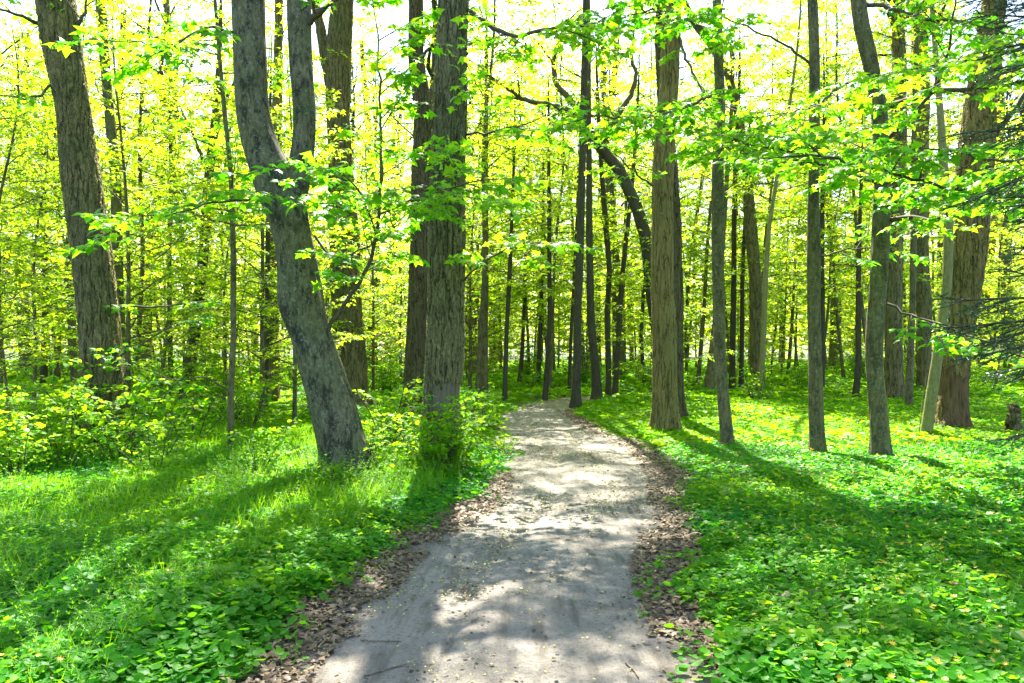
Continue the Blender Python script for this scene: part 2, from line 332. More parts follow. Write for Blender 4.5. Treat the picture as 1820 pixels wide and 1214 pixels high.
# ------------------------------------------------------------------ ground and path
def build_ground():
    xs = np.concatenate([-np.geomspace(600, 16, 14), np.arange(-15, 15.01, .2), np.geomspace(16, 600, 14)])
    ys = np.concatenate([-np.geomspace(400, 10, 10), np.arange(-9, 34.01, .2), np.geomspace(36, 900, 18)])
    X, Y = np.meshgrid(xs, ys); Z = gh(X, Y)
    V = np.stack([X, Y, Z], -1).reshape(-1, 3); nx, ny = len(xs), len(ys)
    i = np.arange(ny - 1)[:, None] * nx; j = np.arange(nx - 1)[None]
    Q = np.stack([i + j, i + j + 1, i + nx + j + 1, i + nx + j], -1).reshape(-1, 4)
    o = new_obj('ground', mesh_from('ground', V, [Q], True), None, [ground_mat()]); tag(o, kind='structure')
    # path: a strip following the centre line
    pts = []; seg = PATH
    t = np.arange(len(seg)); tt = np.linspace(0, len(seg) - 1, 420)
    def cr(c):
        v = seg[:, c]; s = np.gradient(v); k = np.clip(tt.astype(int), 0, len(seg) - 2); u = tt - k
        h00 = 2 * u**3 - 3 * u**2 + 1; h10 = u**3 - 2 * u**2 + u; h01 = -2 * u**3 + 3 * u**2; h11 = u**3 - u**2
        return h00 * v[k] + h10 * s[k] + h01 * v[k + 1] + h11 * s[k + 1]
    cx, cyy = cr(0), cr(1); wi, wl, wr = cr(2), cr(3), cr(4)
    tx, ty = np.gradient(cx), np.gradient(cyy); L = np.hypot(tx, ty); nx_, ny_ = ty / L, -tx / L   # to the right
    K = 33; u = np.linspace(-1, 1, K)
    offs = np.where(u[None] < 0, u[None] * (wi + wl + .22)[:, None], u[None] * (wi + wr + .22)[:, None])
    X = cx[:, None] + nx_[:, None] * offs; Y = cyy[:, None] + ny_[:, None] * offs
    rut = -.034 * np.exp(-((offs + .28) / .11) ** 2) - .012 * np.exp(-((offs - .42) / .13) ** 2)
    Z = .004 + .016 * (1 - (offs / 1.2) ** 2) + rut * .8 + .012 * (fnoise(X, Y, 2.6) - .5) - .05 * sstep((abs(u[None]) - .9) / .1)
    e = np.clip((abs(offs) - (wi[:, None] - .15)) / .35, 0, 1)
    V = np.stack([X, Y, Z], -1).reshape(-1, 3); n = len(tt)
    i = np.arange(n - 1)[:, None] * K; j = np.arange(K - 1)[None]
    Q = np.stack([i + j, i + j + 1, i + K + j + 1, i + K + j], -1).reshape(-1, 4)
    me = mesh_from('path', V, [Q], True); a = me.attributes.new('edge', 'FLOAT', 'POINT'); a.data.foreach_set('value', e.ravel().astype(np.float32))
    tag(new_obj('path', me, None, [path_mat()]), kind='structure')
build_ground()

# ------------------------------------------------------------------ things that grow: branch maker
UP = np.array([0, 0, 1.])
def unit(v): return v / (np.linalg.norm(v) + 1e-9)
def spray(W, Lv, p0, d0, length, r0, leaf, rg, node=.09, order=1, flat=.85, sag=-.05, per=2, dens=1.0, twigk=3, spacing=.22):
    """one leafy limb: a wandering axis, side twigs left and right in a flat layer, leaves in pairs"""
    n = max(3, int(length / .25) + 1); P = [np.array(p0, float)]; d = unit(np.array(d0, float)); step = length / (n - 1)
    for i in range(n - 1):
        d = unit(d + rg.normal(0, .10, 3) + UP * (sag + rg.normal(0, .03)))
        P.append(P[-1] + d * step)
    P = np.array(P); rad = np.linspace(r0, max(.0025, r0 * .2), n)
    W.tube(P, rad, 5 if r0 > .02 else twigk)
    s = np.linspace(0, 1, n)
    if order > 0:
        m = max(2, int(length * .85 / spacing)); side = 1 if rg.random() < .5 else -1
        for k in range(m):
            t = .15 + .85 * (k + rg.random() * .6) / m
            if t > 1: t = 1.
            q = np.array([np.interp(t, s, P[:, c]) for c in range(3)]); i = min(int(t * (n - 1)), n - 2); dd = unit(P[i + 1] - P[i])
            sv = unit(np.cross(dd, UP)) * side; side = -side
            nd = unit(dd * .7 + sv * (.75 + rg.random() * .3) + UP * rg.normal(.05, .25 * (1.15 - flat)))
            ll = (length * (1 - t * .72)) * (.34 + .22 * rg.random())
            spray(W, Lv, q, nd, max(.16, ll), r0 * .45, leaf, rg, node, order - 1, flat, sag, per, dens, 3, spacing)
    # leaves on the outer part
    t0 = .35 if order > 0 else .1
    m = max(2, int(length * (1 - t0) / node * dens))
    for k in range(m):
        t = t0 + (1 - t0) * (k + 1) / m
        q = np.array([np.interp(t, s, P[:, c]) for c in range(3)]); i = min(int(t * (n - 1)), n - 2); dd = unit(P[i + 1] - P[i])
        sv = unit(np.cross(dd, UP) + 1e-6)
        for sg in ((1, -1) if per == 2 else ((1,) if k % 2 else (-1,))):
            f = unit(dd * rg.uniform(.2, .9) + sv * sg * rg.uniform(.5, 1.1) + UP * rg.normal(-.28, .28))
            nn = unit(UP + rg.normal(0, .38, 3))
            sz = leaf * rg.uniform(.55, 1.15)
            Lv.add(q + f * sz * rg.uniform(.2, .5), f, nn, sz)

def young_tree(seed, H, leaf, r0=.05, zmin=1.2, reach=.34, lean=.05, dens=1., step=.26, node=.10):
    rg = np.random.default_rng(seed); W = Wood(); B = Wood(); L = Leaves()
    n = 22; z = np.linspace(-.15, H, n); ph = rg.random(4) * 6
    x = lean * z * math.cos(ph[0]) + .09 * np.sin(z * 1.1 + ph[1]) * z / H * 2; y = lean * z * math.sin(ph[0]) + .09 * np.sin(z * .9 + ph[2]) * z / H * 2
    P = np.stack([x, y, z], -1); rad = r0 * (1 - z.clip(0) / H) ** .8 + .004
    W.tube(P, rad, 8, .12, .5, ph[3])
    a = rg.random() * 6; zz = zmin
    while zz < H * .98:
        a += 2.4 + rg.normal(0, .3); q = np.array([np.interp(zz, z, P[:, c]) for c in range(3)])
        t = (zz - zmin) / (H - zmin); Lb = (reach * H * (1 - t) ** .65 * (.55 + .6 * rg.random()) + .3)
        if t < .25: Lb *= .55 + t * 1.6
        el = rg.uniform(.12, .5) + t * .6
        d = np.array([math.cos(a) * math.cos(el), math.sin(a) * math.cos(el), math.sin(el)])
        spray(B, L, q, d, Lb, min(.02, np.interp(zz, z, rad) * .45), leaf, rg, node, 2 if Lb > 1.1 else 1, dens=dens, spacing=.27)
        zz += step * rg.uniform(.6, 1.5)
    return W, B, L
def shrub(seed, H, leaf, stems=6, node=.10, dens=1.):
    rg = np.random.default_rng(seed); B = Wood(); L = Leaves()
    for k in range(stems):
        a = rg.random() * 6.28; tilt = rg.uniform(.1, .55); h = H * rg.uniform(.55, 1.05)
        n = 7; P = [np.array([math.cos(a) * .06, math.sin(a) * .06, -.05])]; d = unit(np.array([math.cos(a) * tilt, math.sin(a) * tilt, 1]))
        for i in range(n - 1):
            d = unit(d + rg.normal(0, .09, 3)); P.append(P[-1] + d * h / (n - 1))
        P = np.array(P); rad = np.linspace(.011, .004, n); B.tube(P, rad, 5)
        s = np.linspace(0, 1, n)
        for j in range(max(3, int(h / .14))):
            t = .18 + .82 * (j + rg.random()) / max(3, int(h / .14)); t = min(t, 1.)
            q = np.array([np.interp(t, s, P[:, c]) for c in range(3)]); b = rg.random() * 6.28
            spray(B, L, q, np.array([math.cos(b), math.sin(b), rg.uniform(.1, .8)]), rg.uniform(.22, .5) * (1.2 - .5 * t), .004, leaf, rg, node, 1 if h > .8 else 0, dens=dens, spacing=.16)
    return B, L
def canopy(seed, Rr, Hh, leaf, limbs=9, dens=1., node=.11):
    """a tall tree's crown: origin where the first limbs leave the bole"""
    rg = np.random.default_rng(seed); B = Wood(); L = Leaves(); a = rg.random() * 6
    lead = np.array([[0, 0, 0], [.1, .05, Hh * .3], [-.1, .12, Hh * .6], [.05, 0, Hh * .95]]); B.tube(lead, [.11, .08, .05, .015], 6)
    for k in range(limbs):
        a += 2.4 + rg.normal(0, .35); t = k / limbs; z = Hh * (.02 + .8 * t)
        el = .35 + .75 * t + rg.normal(0, .15); ln = Rr * (1 - .55 * t) * rg.uniform(.8, 1.15)
        n = 9; P = [np.array([0, 0, z])]; d = np.array([math.cos(a) * math.cos(el), math.sin(a) * math.cos(el), math.sin(el)])
        for i in range(n - 1):
            d = unit(d + rg.normal(0, .16, 3) + UP * .03); P.append(P[-1] + d * ln / (n - 1))
        P = np.array(P); B.tube(P, np.linspace(.07 * (1 - .5 * t), .012, n), 6); s = np.linspace(0, 1, n)
        for j in range(int(ln / .33)):
            tt = min(1, .22 + .78 * (j + rg.random()) / int(ln / .33)); q = np.array([np.interp(tt, s, P[:, c]) for c in range(3)])
            b = rg.random() * 6.28; i = min(int(tt * (n - 1)), n - 2); dd = unit(P[i + 1] - P[i])
            spray(B, L, q, unit(dd * .5 + np.array([math.cos(b), math.sin(b), rg.uniform(-.25, .7)])), ln * .38 * rg.uniform(.6, 1.1) * (1.15 - .5 * tt), .014, leaf, rg, node, 1, flat=.6, dens=dens, spacing=.24)
    return B, L

CANOPY = []
for i, (r_, h_, lf, nl) in enumerate([(4.4, 7.5, .135, 15), (3.6, 8.5, .13, 16), (4.8, 6.5, .135, 14), (2.8, 7.0, .125, 14)]):
    B, L = canopy(40 + i, r_, h_, lf, nl)
    bm_, lm_ = B.mesh('limbs'), L.mesh('crown', 'trident'); bm_.materials.append(M_DARK); lm_.materials.append(M_CANOPY); CANOPY.append((bm_, lm_))
    print('canopy', i, len(L.P))

# ------------------------------------------------------------------ the trees one can point at
def hero(name, label, cat, base_y, pts, mat_, H=16., group=None, crown=None, sides=24, step=.08, lumps=.13, flare=.6, stems=(), limbs=None, d=None, back=0., cz=None):
    """pts bottom -> top as (photo y, left x, right x) of the bark's outline"""
    d = d or EYE * FPX / (base_y - HZ)
    pts = sorted(pts, key=lambda q: -q[0]); bx = .5 * (pts[0][1] + pts[0][2])
    root = empty(name, ((bx - CX) / FPX * d, d, 0.), label, cat, group); o = np.array(root.location)
    def line(pp, H, base):
        P = np.array([pz(.5 * (q[1] + q[2]), q[0], d) for q in pp]); rr = np.array([(q[2] - q[1]) / 2 / FPX * d for q in pp])
        if base: P = np.vstack([P[0] * [1, 1, 0] + [0, 0, -.2], P]) if P[0, 2] > -.15 else P; rr = np.r_[rr[0], rr] if len(P) > len(rr) else rr
        if H > P[-1, 2] + .3:
            sl = (P[-1] - P[-2]) / (P[-1, 2] - P[-2, 2]) if P[-1, 2] > P[-2, 2] else np.array([0, 0, 1.]); top = P[-1]; hh = H - top[2]
            for f in (.2, .45, .7, 1.):
                P = np.vstack([P, top + np.array([sl[0] * hh * f * (1 - .35 * f), 0, hh * f])]); rr = np.r_[rr, rr[len(rr) - 1] * (.84 if f < 1 else (.7 if rr[0] > .15 else .3))]
        s = np.r_[0, np.cumsum(np.linalg.norm(np.diff(P, axis=0), axis=1))]; m = max(6, int(s[-1] / step)); u = np.linspace(0, s[-1], m)
        PP = np.stack([np.interp(u, s, P[:, c]) for c in range(3)], -1); RR = np.interp(u, s, rr)
        kk = max(1, int(.35 / step))
        if m > 4 * kk:
            ker = np.hanning(2 * kk + 1); ker /= ker.sum()
            for c in range(3): PP[:, c] = np.convolve(np.pad(PP[:, c], kk, mode='reflect', reflect_type='odd'), ker, 'valid')
            RR = np.convolve(np.pad(RR, kk, mode='edge'), ker, 'valid')
        PP[:, 1] += back * np.clip(PP[:, 2], 0, 99) + .05 * np.sin(PP[:, 2] * .9 + bx)
        return PP, RR
    PP, RR = line(pts, H, True); W = Wood(); W.tube(PP - o, RR, sides, lumps, flare, bx % 7)
    W.obj('trunk', mat_, root)
    root_info = dict(root=root, P=PP, R=RR, d=d, o=o, mat=mat_)
    for sp in stems:
        Pq, Rq = line(sorted(sp['pts'], key=lambda q: -q[0]), sp.get('H', H), False); W = Wood(); W.tube(Pq - o, Rq, sides, lumps, 0, bx % 5); W.obj(sp.get('name', 'stem'), mat_, root)
    if crown is not None:
        zc = cz or H * .62; q = np.array([np.interp(zc, PP[:, 2], PP[:, c]) for c in range(3)])
        bm_, lm_ = CANOPY[crown % 4]; rz = (bx * .37) % 6.28
        for nm, me in (('limbs', bm_), ('crown', lm_)):
            c = new_obj(nm, me, root); c.location = q - o; c.rotation_euler = (0, 0, rz)
    if limbs:
        z0, z1, nn, ln, lf = limbs; rg = np.random.default_rng(int(bx)); B = Wood(); L = Leaves(); a = rg.random() * 6
        z1 = max(z1, PP[-1, 2] - .3); nn = int((z1 - z0) / .26)
        for k in range(nn):
            zz = z0 + (z1 - z0) * (k + rg.random() * .7) / nn; a += 2.4; q = np.array([np.interp(zz, PP[:, 2], PP[:, c]) for c in range(3)]) - o
            el = rg.uniform(.0, .45); r = np.interp(zz, PP[:, 2], RR)
            spray(B, L, q, [math.cos(a), math.sin(a), el], ln * rg.uniform(.6, 1.1), min(.02, r * .4), lf, rg, .085, 2, dens=1., spacing=.28)
        B.obj('limbs', M_TWIG, root); new_obj('foliage', L.mesh('foliage', 'maple' if d < 14 else 'trident'), root, [M_NEAR if d < 14 else M_YOUNG])
    return root_info

def branch(T, pts, w0, leaf=.11, dens=1., order=2, spacing=.3, m=M_NEAR, tpl='maple', leafy=.15, sub=.55, name='branch'):
    """a named limb of tree T along photo points (x, y, distance); leafy side sprays leave it"""
    o = T['o']; P = np.array([pz(*q) for q in pts]) - o; s = np.r_[0, np.cumsum(np.linalg.norm(np.diff(P, axis=0), axis=1))]; n = max(8, int(s[-1] / .12)); u = np.linspace(0, s[-1], n)
    PP = np.stack([np.interp(u, s, P[:, c]) for c in range(3)], -1)
    for _ in range(2): PP[1:-1] = .25 * PP[:-2] + .5 * PP[1:-1] + .25 * PP[2:]
    rg = np.random.default_rng(int(abs(pts[0][0] * 7 + pts[0][1] * 3))); PP[1:-1] += rg.normal(0, .012, (n - 2, 3))
    r0 = w0 / 2 / FPX * pts[0][2]; RR = np.linspace(r0, r0 * .3 + .002, n); B = Wood(); B.tube(PP, RR, 8); L = Leaves()
    k = max(2, int(s[-1] / spacing)); side = 1
    if leafy < 1:
        for j in range(k):
            t = leafy + (1 - leafy) * (j + rg.random() * .7) / k
            q = np.array([np.interp(t * s[-1], u, PP[:, c]) for c in range(3)]); i = min(int(t * (n - 1)), n - 2); dd = unit(PP[i + 1] - PP[i]); sv = unit(np.cross(dd, UP) + np.array([0, .01, 0])) * side; side = -side
            spray(B, L, q, unit(dd * .6 + sv * .8 + UP * rg.normal(.02, .22)), sub * rg.uniform(.6, 1.5), max(.004, r0 * .35), leaf, rg, .07, order - 1, dens=dens, spacing=.17)
        spray(B, L, PP[-1], unit(PP[-1] - PP[-3]), sub * 1.2, RR[-1], leaf, rg, .07, order - 1, dens=dens, spacing=.17)
    ob = B.obj(name, M_TWIG if w0 < 16 else T['mat'], T['root'])
    if len(L.P): new_obj('foliage', L.mesh('foliage', tpl), ob, [m])
    return ob

FR = 'large trees standing along the path'
A = hero('oak_tree', 'large rough-barked oak at far left, leaning left and rising from leafy shrubs', 'tree', 800,
    [(0, 66, 131), (75, 78, 141), (150, 91, 150), (225, 104, 159), (300, 108, 174), (375, 118, 184), (450, 131, 197), (525, 140, 206), (600, 146, 213), (690, 150, 224), (800, 150, 234)], M_OAK, 19, FR, 0, sides=110, step=.028)
E = hero('maple_tree', 'forked grey maple left of the path, its trunk leaning left with dark mossy patches', 'tree', 850,
    [(0, 412, 469), (100, 416, 472), (175, 419, 475), (225, 425, 483), (275, 440, 500), (325, 455, 530), (375, 478, 546), (425, 490, 552), (475, 496, 564), (510, 496, 570), (540, 492, 576), (560, 506, 578), (600, 520, 590), (650, 531, 605), (700, 545, 622), (750, 558, 639), (800, 572, 653), (830, 578, 662), (850, 580, 668)],
    M_MAPLE, 15, FR, None, sides=64, step=.03, flare=.45,
    stems=[dict(pts=[(345, 500, 548), (300, 514, 558), (275, 520, 560), (225, 524, 562), (175, 521, 561), (125, 515, 555), (50, 511, 550), (0, 510, 550)], H=13)])
Fo = hero('oak_tree', 'straight rough oak behind and right of the forked maple', 'tree', 728,
    [(0, 588, 628), (100, 577, 622), (200, 581, 622), (300, 585, 627), (450, 587, 639), (550, 590, 642), (650, 593, 650), (728, 597, 658)], M_OAK, 18, FR, 3, sides=80, step=.05, cz=10.5,
    stems=[dict(name='stem', pts=[(150, 578, 606), (110, 570, 592), (60, 562, 580), (0, 550, 566)], H=13)])
G = hero('oak_tree', 'dark rough oak half hidden behind the oak with climbing shrub', 'tree', 745,
    [(0, 727, 752), (100, 726, 752), (200, 737, 770), (300, 732, 765), (450, 728, 764), (600, 724, 758), (650, 719, 754), (745, 714, 750)], M_OAKD, 17, FR, 1, sides=80, step=.045, cz=10)
H_ = hero('oak_tree', 'big rough oak left of path with a pale bare patch above green shrub', 'tree', 830,
    [(0, 780, 834), (100, 776, 832), (200, 770, 830), (300, 766, 827), (400, 761, 825), (500, 759, 825), (600, 757, 825), (700, 752, 819), (750, 750, 818), (800, 749, 819), (830, 748, 822)], M_OAKP, 19, FR, 0, sides=110, step=.028, flare=.45)
I_ = hero('maple_tree', 'slender dark trunk beside the path bend, left of a matching twin', 'tree', 726,
    [(0, 1036, 1046), (100, 1034, 1046), (200, 1030, 1043), (300, 1028, 1041), (450, 1024, 1038), (550, 1020, 1034), (650, 1018, 1033), (726, 1015, 1031)], M_DARK, 17, FR, 3, sides=14, cz=10.5)
J_ = hero('maple_tree', 'slender dark trunk with flared foot, right of its twin at the bend', 'tree', 718,
    [(0, 1040, 1049), (250, 1042, 1052), (400, 1041, 1053), (550, 1043, 1056), (600, 1046, 1060), (650, 1051, 1066), (718, 1053, 1072)], M_DARK, 17, FR, 1, sides=14, cz=11)
L_ = hero('oak_tree', 'thick brown oak right of the path, nearest trunk to its right edge', 'tree', 768,
    [(0, 1178, 1212), (50, 1176, 1210), (150, 1174, 1207), (200, 1168, 1203), (250, 1164, 1200), (300, 1160, 1197), (400, 1158, 1195), (500, 1157, 1196), (600, 1159, 1201), (700, 1159, 1204), (768, 1160, 1207)], M_OAKB, 18, FR, 3, sides=90, step=.035, flare=.3, cz=10)
M_ = hero('oak_tree', 'dark oak trunk standing close behind the thick brown oak', 'tree', 748,
    [(0, 1166, 1182), (100, 1165, 1181), (200, 1168, 1190), (300, 1174, 1204), (400, 1178, 1211), (550, 1180, 1216), (650, 1180, 1214), (748, 1184, 1215)], M_OAKD, 16, FR, None, sides=70, step=.045, cz=11)
N_ = hero('maple_tree', 'slim trunk with rough dark spots, leaning slightly left, right of thick brown oak', 'tree', 803,
    [(0, 1267, 1282), (100, 1268, 1285), (200, 1270, 1288), (300, 1264, 1285), (400, 1264, 1285), (500, 1267, 1288), (600, 1269, 1290), (700, 1276, 1297), (750, 1280, 1302), (803, 1284, 1306)], M_SLIM, 14, FR, None, sides=32, step=.04, flare=.25)
O_ = hero('maple_tree', 'straight slim grey trunk on the right verge between two leaning trunks', 'tree', 808,
    [(0, 1434, 1451), (100, 1436, 1454), (200, 1437, 1455), (350, 1437, 1456), (450, 1436, 1460), (550, 1437, 1460), (600, 1438, 1461), (700, 1438, 1463), (808, 1438, 1464)], M_SLIM, 15, FR, 1, sides=32, step=.04, flare=.3)
P_ = hero('maple_tree', 'grey trunk curving left near its top, long branches reaching right', 'tree', 814,
    [(0, 1510, 1535), (50, 1515, 1542), (100, 1527, 1555), (150, 1540, 1565), (200, 1548, 1576), (300, 1555, 1580), (400, 1553, 1582), (500, 1550, 1580), (600, 1541, 1571), (650, 1541, 1570), (700, 1544, 1574), (750, 1547, 1578), (814, 1548, 1580)], M_SLIM, 14, FR, 2, sides=40, step=.035, flare=.3)
Q_ = hero('maple_tree', 'pale yellowish slim trunk leaning right in front of the torn-bark oak', 'tree', 785,
    [(0, 1655, 1663), (100, 1661, 1670), (200, 1665, 1677), (300, 1668, 1682), (400, 1676, 1691), (500, 1674, 1690), (550, 1670, 1686), (600, 1664, 1681), (700, 1649, 1668), (785, 1638, 1657)], M_PALE, 12, FR, 3, sides=24, step=.04, flare=.15)
R_ = hero('oak_tree', 'massive oak at right with reddish torn bark near the ground', 'tree', 765,
    [(0, 1750, 1790), (100, 1733, 1778), (200, 1715, 1765), (300, 1700, 1760), (400, 1692, 1754), (500, 1688, 1742), (550, 1685, 1735), (600, 1680, 1728), (650, 1674, 1725), (700, 1668, 1723), (765, 1660, 1722)], M_OAKR, 18, FR, 0, sides=110, step=.035, flare=.4)
S_ = hero('oak_tree', 'grey-blue distant oak left of the straight slim trunk, beside a greenish stem', 'tree', 700,
    [(0, 1210, 1220), (40, 1226, 1238), (80, 1256, 1268), (130, 1286, 1299), (200, 1305, 1320), (300, 1320, 1336), (400, 1323, 1345), (500, 1331, 1352), (600, 1332, 1352), (700, 1334, 1358)], M_OAK, 15, FR, None, sides=40, step=.08)
T_ = hero('maple_tree', 'thin greenish curved trunk in front of the distant grey oak', 'tree', 712,
    [(200, 1398, 1404), (300, 1382, 1389), (330, 1376, 1383), (400, 1364, 1371), (500, 1354, 1364), (600, 1351, 1361), (712, 1348, 1358)], M_PALE, 12, FR, None, sides=12, limbs=(5, 10, 8, 2., .12))
K_ = hero('oak_tree', 'dark leaning tree emerging left from behind thick brown oak, crooked forked limbs', 'tree', 716,
    [(205, 1024, 1040), (225, 1036, 1053), (265, 1060, 1079), (300, 1089, 1110), (365, 1119, 1140), (425, 1137, 1159), (525, 1149, 1170), (640, 1166, 1190), (716, 1176, 1200)], M_DARK, 0, FR, None, sides=24)
for q, w in ([[(1032, 210, 21.4), (1025, 203, 21.4), (980, 188, 21), (930, 178, 20.5), (895, 150, 20.2), (870, 135, 20)], 13], [[(1034, 215, 21.4), (1030, 195, 21.6), (1010, 175, 21.8), (987, 150, 22), (982, 115, 22), (988, 80, 22), (1003, 50, 22)], 15],
             [[(1068, 262, 21.4), (1075, 245, 21.4), (1087, 222, 21.5), (1096, 205, 21.8)], 12], [[(1096, 205, 21.8), (1125, 165, 22), (1132, 130, 22), (1120, 100, 22), (1128, 50, 22)], 11], [[(1040, 200, 21.4), (1048, 170, 21), (1042, 140, 21), (1050, 95, 21)], 10]):
    branch(K_, q, w, .11, .5, 2, .9, M_CANOPY, 'trident', .5, .8)
# slim trees standing behind, each with its own outline
def slim(label, base_y, pts, H=9, m=M_DARK, limbs=(3.2, 8.5, 11, 1.8, .12), crown=None, name='young_maple', d=None):
    return hero(name, label, 'tree', base_y, pts, m, H, 'slim trees between the large trunks', crown, sides=12, step=.12, flare=.2, limbs=limbs, d=d)
slim('tall slim trunk close behind the far left oak, on its right side', 722, [(0, 170, 187), (150, 183, 200), (300, 194, 212), (450, 198, 217), (600, 204, 224), (722, 206, 228)], 15, M_SLIM, (7, 12, 6, 2.2, .12))
C_ = slim('crooked leaning trunk forking high up, midway between left oak and forked maple', 718, [(100, 384, 394), (200, 378, 392), (300, 366, 382), (450, 352, 370), (600, 334, 354), (660, 326, 346), (718, 316, 336)], 11, M_DARK, (4, 9, 9, 2.2, .12))
D_ = slim('thin straight sapling stem just left of the forked maple', 815, [(0, 379, 385), (100, 385, 392), (200, 393, 401), (300, 404, 412), (450, 410, 420), (600, 412, 422), (700, 407, 418), (815, 406, 418)], 8, M_SLIM, (3.2, 7.5, 9, 1.3, .11))
slim('very thin straight stem left of the crooked leaning trunk', 712, [(250, 299, 305), (450, 298, 306), (712, 299, 308)], 9)
slim('pair-like thin dark stem seen just left of the leaning maple foot', 730, [(380, 473, 481), (550, 469, 478), (730, 466, 476)], 9, M_DARK)
slim('broad dark trunk half hidden behind the leaning maple', 716, [(300, 478, 502), (450, 474, 499), (600, 470, 496), (716, 468, 498)], 13, M_OAK, (6, 11, 6, 2., .12), None, 'oak_tree')
slim('yellowish brown trunk left of the far left oak', 690, [(380, 116, 126), (500, 118, 130), (600, 122, 135), (690, 128, 142)], 12, M_SLIM, (5, 11, 8, 2.4, .14), None)
slim('grey stub of a trunk in the foliage near the left edge', 688, [(380, 74, 84), (480, 74, 84), (688, 74, 86)], 11, M_DARK, (6, 10, 8, 2.4, .14))
slim('mid-sized upright trunk right of the shrub-wrapped oak', 715, [(380, 858, 868), (500, 856, 868), (600, 854, 867), (715, 853, 868)], 11, M_SLIM, (5, 10, 8, 2., .12))
slim('short dark leaning trunk beside the left edge of path bend', 718, [(500, 901, 909), (600, 896, 904), (650, 895, 903), (718, 892, 902)], 8, M_DARK)
slim('thin leaning stem beyond the bend, leftmost of three there', 690, [(450, 931, 937), (560, 928, 934), (620, 925, 932), (690, 918, 928)], 9)
slim('thin stem beyond the bend, middle one of three there', 689, [(450, 960, 967), (600, 957, 964), (689, 950, 960)], 9)
slim('dark curved stem beyond the bend, rightmost of three there', 713, [(400, 972, 980), (560, 973, 981), (640, 969, 978), (713, 963, 973)], 9)
slim('thin dark stem just left of the slender twin trunks', 700, [(480, 1018, 1024), (600, 1012, 1018), (700, 1008, 1015)], 8)
slim('curved dark trunk right of the flared-foot trunk, left one of a pair', 712, [(380, 1070, 1080), (480, 1078, 1088), (560, 1074, 1084), (640, 1077, 1087), (712, 1076, 1087)], 10)
slim('leaning dark trunk right of the flared-foot trunk, right one of a pair', 708, [(380, 1114, 1122), (470, 1104, 1113), (560, 1097, 1107), (640, 1092, 1102), (708, 1086, 1098)], 10)
slim('wavy thin trunk left of the thick brown oak', 688, [(450, 1150, 1156), (530, 1140, 1146), (600, 1135, 1142), (650, 1139, 1146), (688, 1143, 1151)], 9)
slim('stout leaning trunk left of the spotted slim trunk foot', 700, [(420, 1280, 1290), (550, 1268, 1280), (640, 1258, 1272), (700, 1248, 1270)], 11, M_SLIM, (6, 10, 7, 2., .12))
slim('narrow trunk behind the spotted slim trunk, on its right', 696, [(250, 1306, 1314), (400, 1300, 1309), (550, 1298, 1308), (696, 1296, 1308)], 12)
slim('thin trunk left of the distant grey oak', 695, [(350, 1324, 1330), (500, 1316, 1323), (695, 1312, 1321)], 10)
slim('grey trunk peeking out right of the straight slim trunk', 700, [(400, 1458, 1466), (550, 1456, 1465), (700, 1455, 1466)], 11)
slim('short leaning trunk in the sunlit clearing between two slim trunks', 712, [(450, 1524, 1532), (600, 1520, 1530), (650, 1519, 1530), (712, 1513, 1524)], 8)
slim('broad grey oak half hidden behind the curving grey trunk', 714, [(0, 1588, 1610), (250, 1584, 1610), (400, 1578, 1606), (550, 1574, 1604), (714, 1572, 1604)], 16, M_OAK, (7, 12, 5, 2., .12), 2, 'oak_tree')
slim('upright mossy trunk between curving grey trunk and pale leaning trunk', 730, [(300, 1620, 1630), (450, 1616, 1627), (600, 1614, 1625), (730, 1610, 1623)], 11, M_SLIM, (4, 9, 8, 2., .12))
slim('dark broad trunk high in the foliage behind the pale leaning trunk', 700, [(0, 1625, 1648), (250, 1622, 1650), (400, 1620, 1650), (550, 1628, 1654), (700, 1630, 1655)], 16, M_OAK, (8, 13, 5, 2., .12), 1, 'oak_tree')

for q in ([(366, 300, 21), (350, 255, 21), (322, 195, 21.2)], [(388, 215, 21), (402, 180, 20.8), (425, 120, 20.6)], [(350, 400, 21), (320, 330, 20.6), (270, 310, 20.2)]):
    branch(C_, q, 8, .11, .8, 2, .6, M_YOUNG, 'trident', .3, .8)
# long limbs with near leaves
for q, w in ([[(1572, 195, 11.3), (1600, 180, 11), (1650, 162, 10.6), (1740, 158, 10.), (1830, 143, 9.4)], 11], [[(1580, 245, 11.3), (1620, 212, 11), (1662, 160, 10.8), (1684, 100, 10.6), (1700, -10, 10.4)], 8],
             [[(1532, 4, 11.3), (1600, 20, 10.8), (1650, 38, 10.4), (1700, 35, 10), (1790, 60, 9.4)], 8], [[(1580, 372, 11.3), (1600, 352, 10.9), (1650, 343, 10.4), (1720, 350, 9.8), (1800, 345, 9.2)], 7],
             [[(1580, 392, 11.3), (1612, 385, 11), (1655, 396, 10.7), (1690, 380, 10.4), (1715, 345, 10.1), (1790, 300, 9.6)], 9], [[(1577, 540, 11.3), (1620, 562, 11), (1680, 578, 10.6), (1740, 605, 10.2), (1830, 640, 9.8)], 5],
             [[(1552, 130, 11.3), (1500, 150, 11), (1450, 190, 10.5), (1400, 200, 10)], 6], [[(1556, 325, 11.3), (1500, 300, 10.2), (1440, 285, 9.4), (1380, 262, 8.8)], 6]):
    branch(P_, q, w, .13, 1., 2, .24, sub=.62)
for q, w in ([[(1276, 160, 11.9), (1225, 190, 10.6), (1130, 215, 9.4), (1050, 205, 8.8)], 6], [[(1280, 250, 11.9), (1350, 245, 10), (1430, 255, 9), (1510, 240, 8.4)], 6], [[(1274, 60, 11.9), (1230, 40, 11), (1170, 20, 10), (1100, 10, 9.5)], 6]):
    branch(N_, q, w, .13, 1.1, 2, .2, sub=.68)
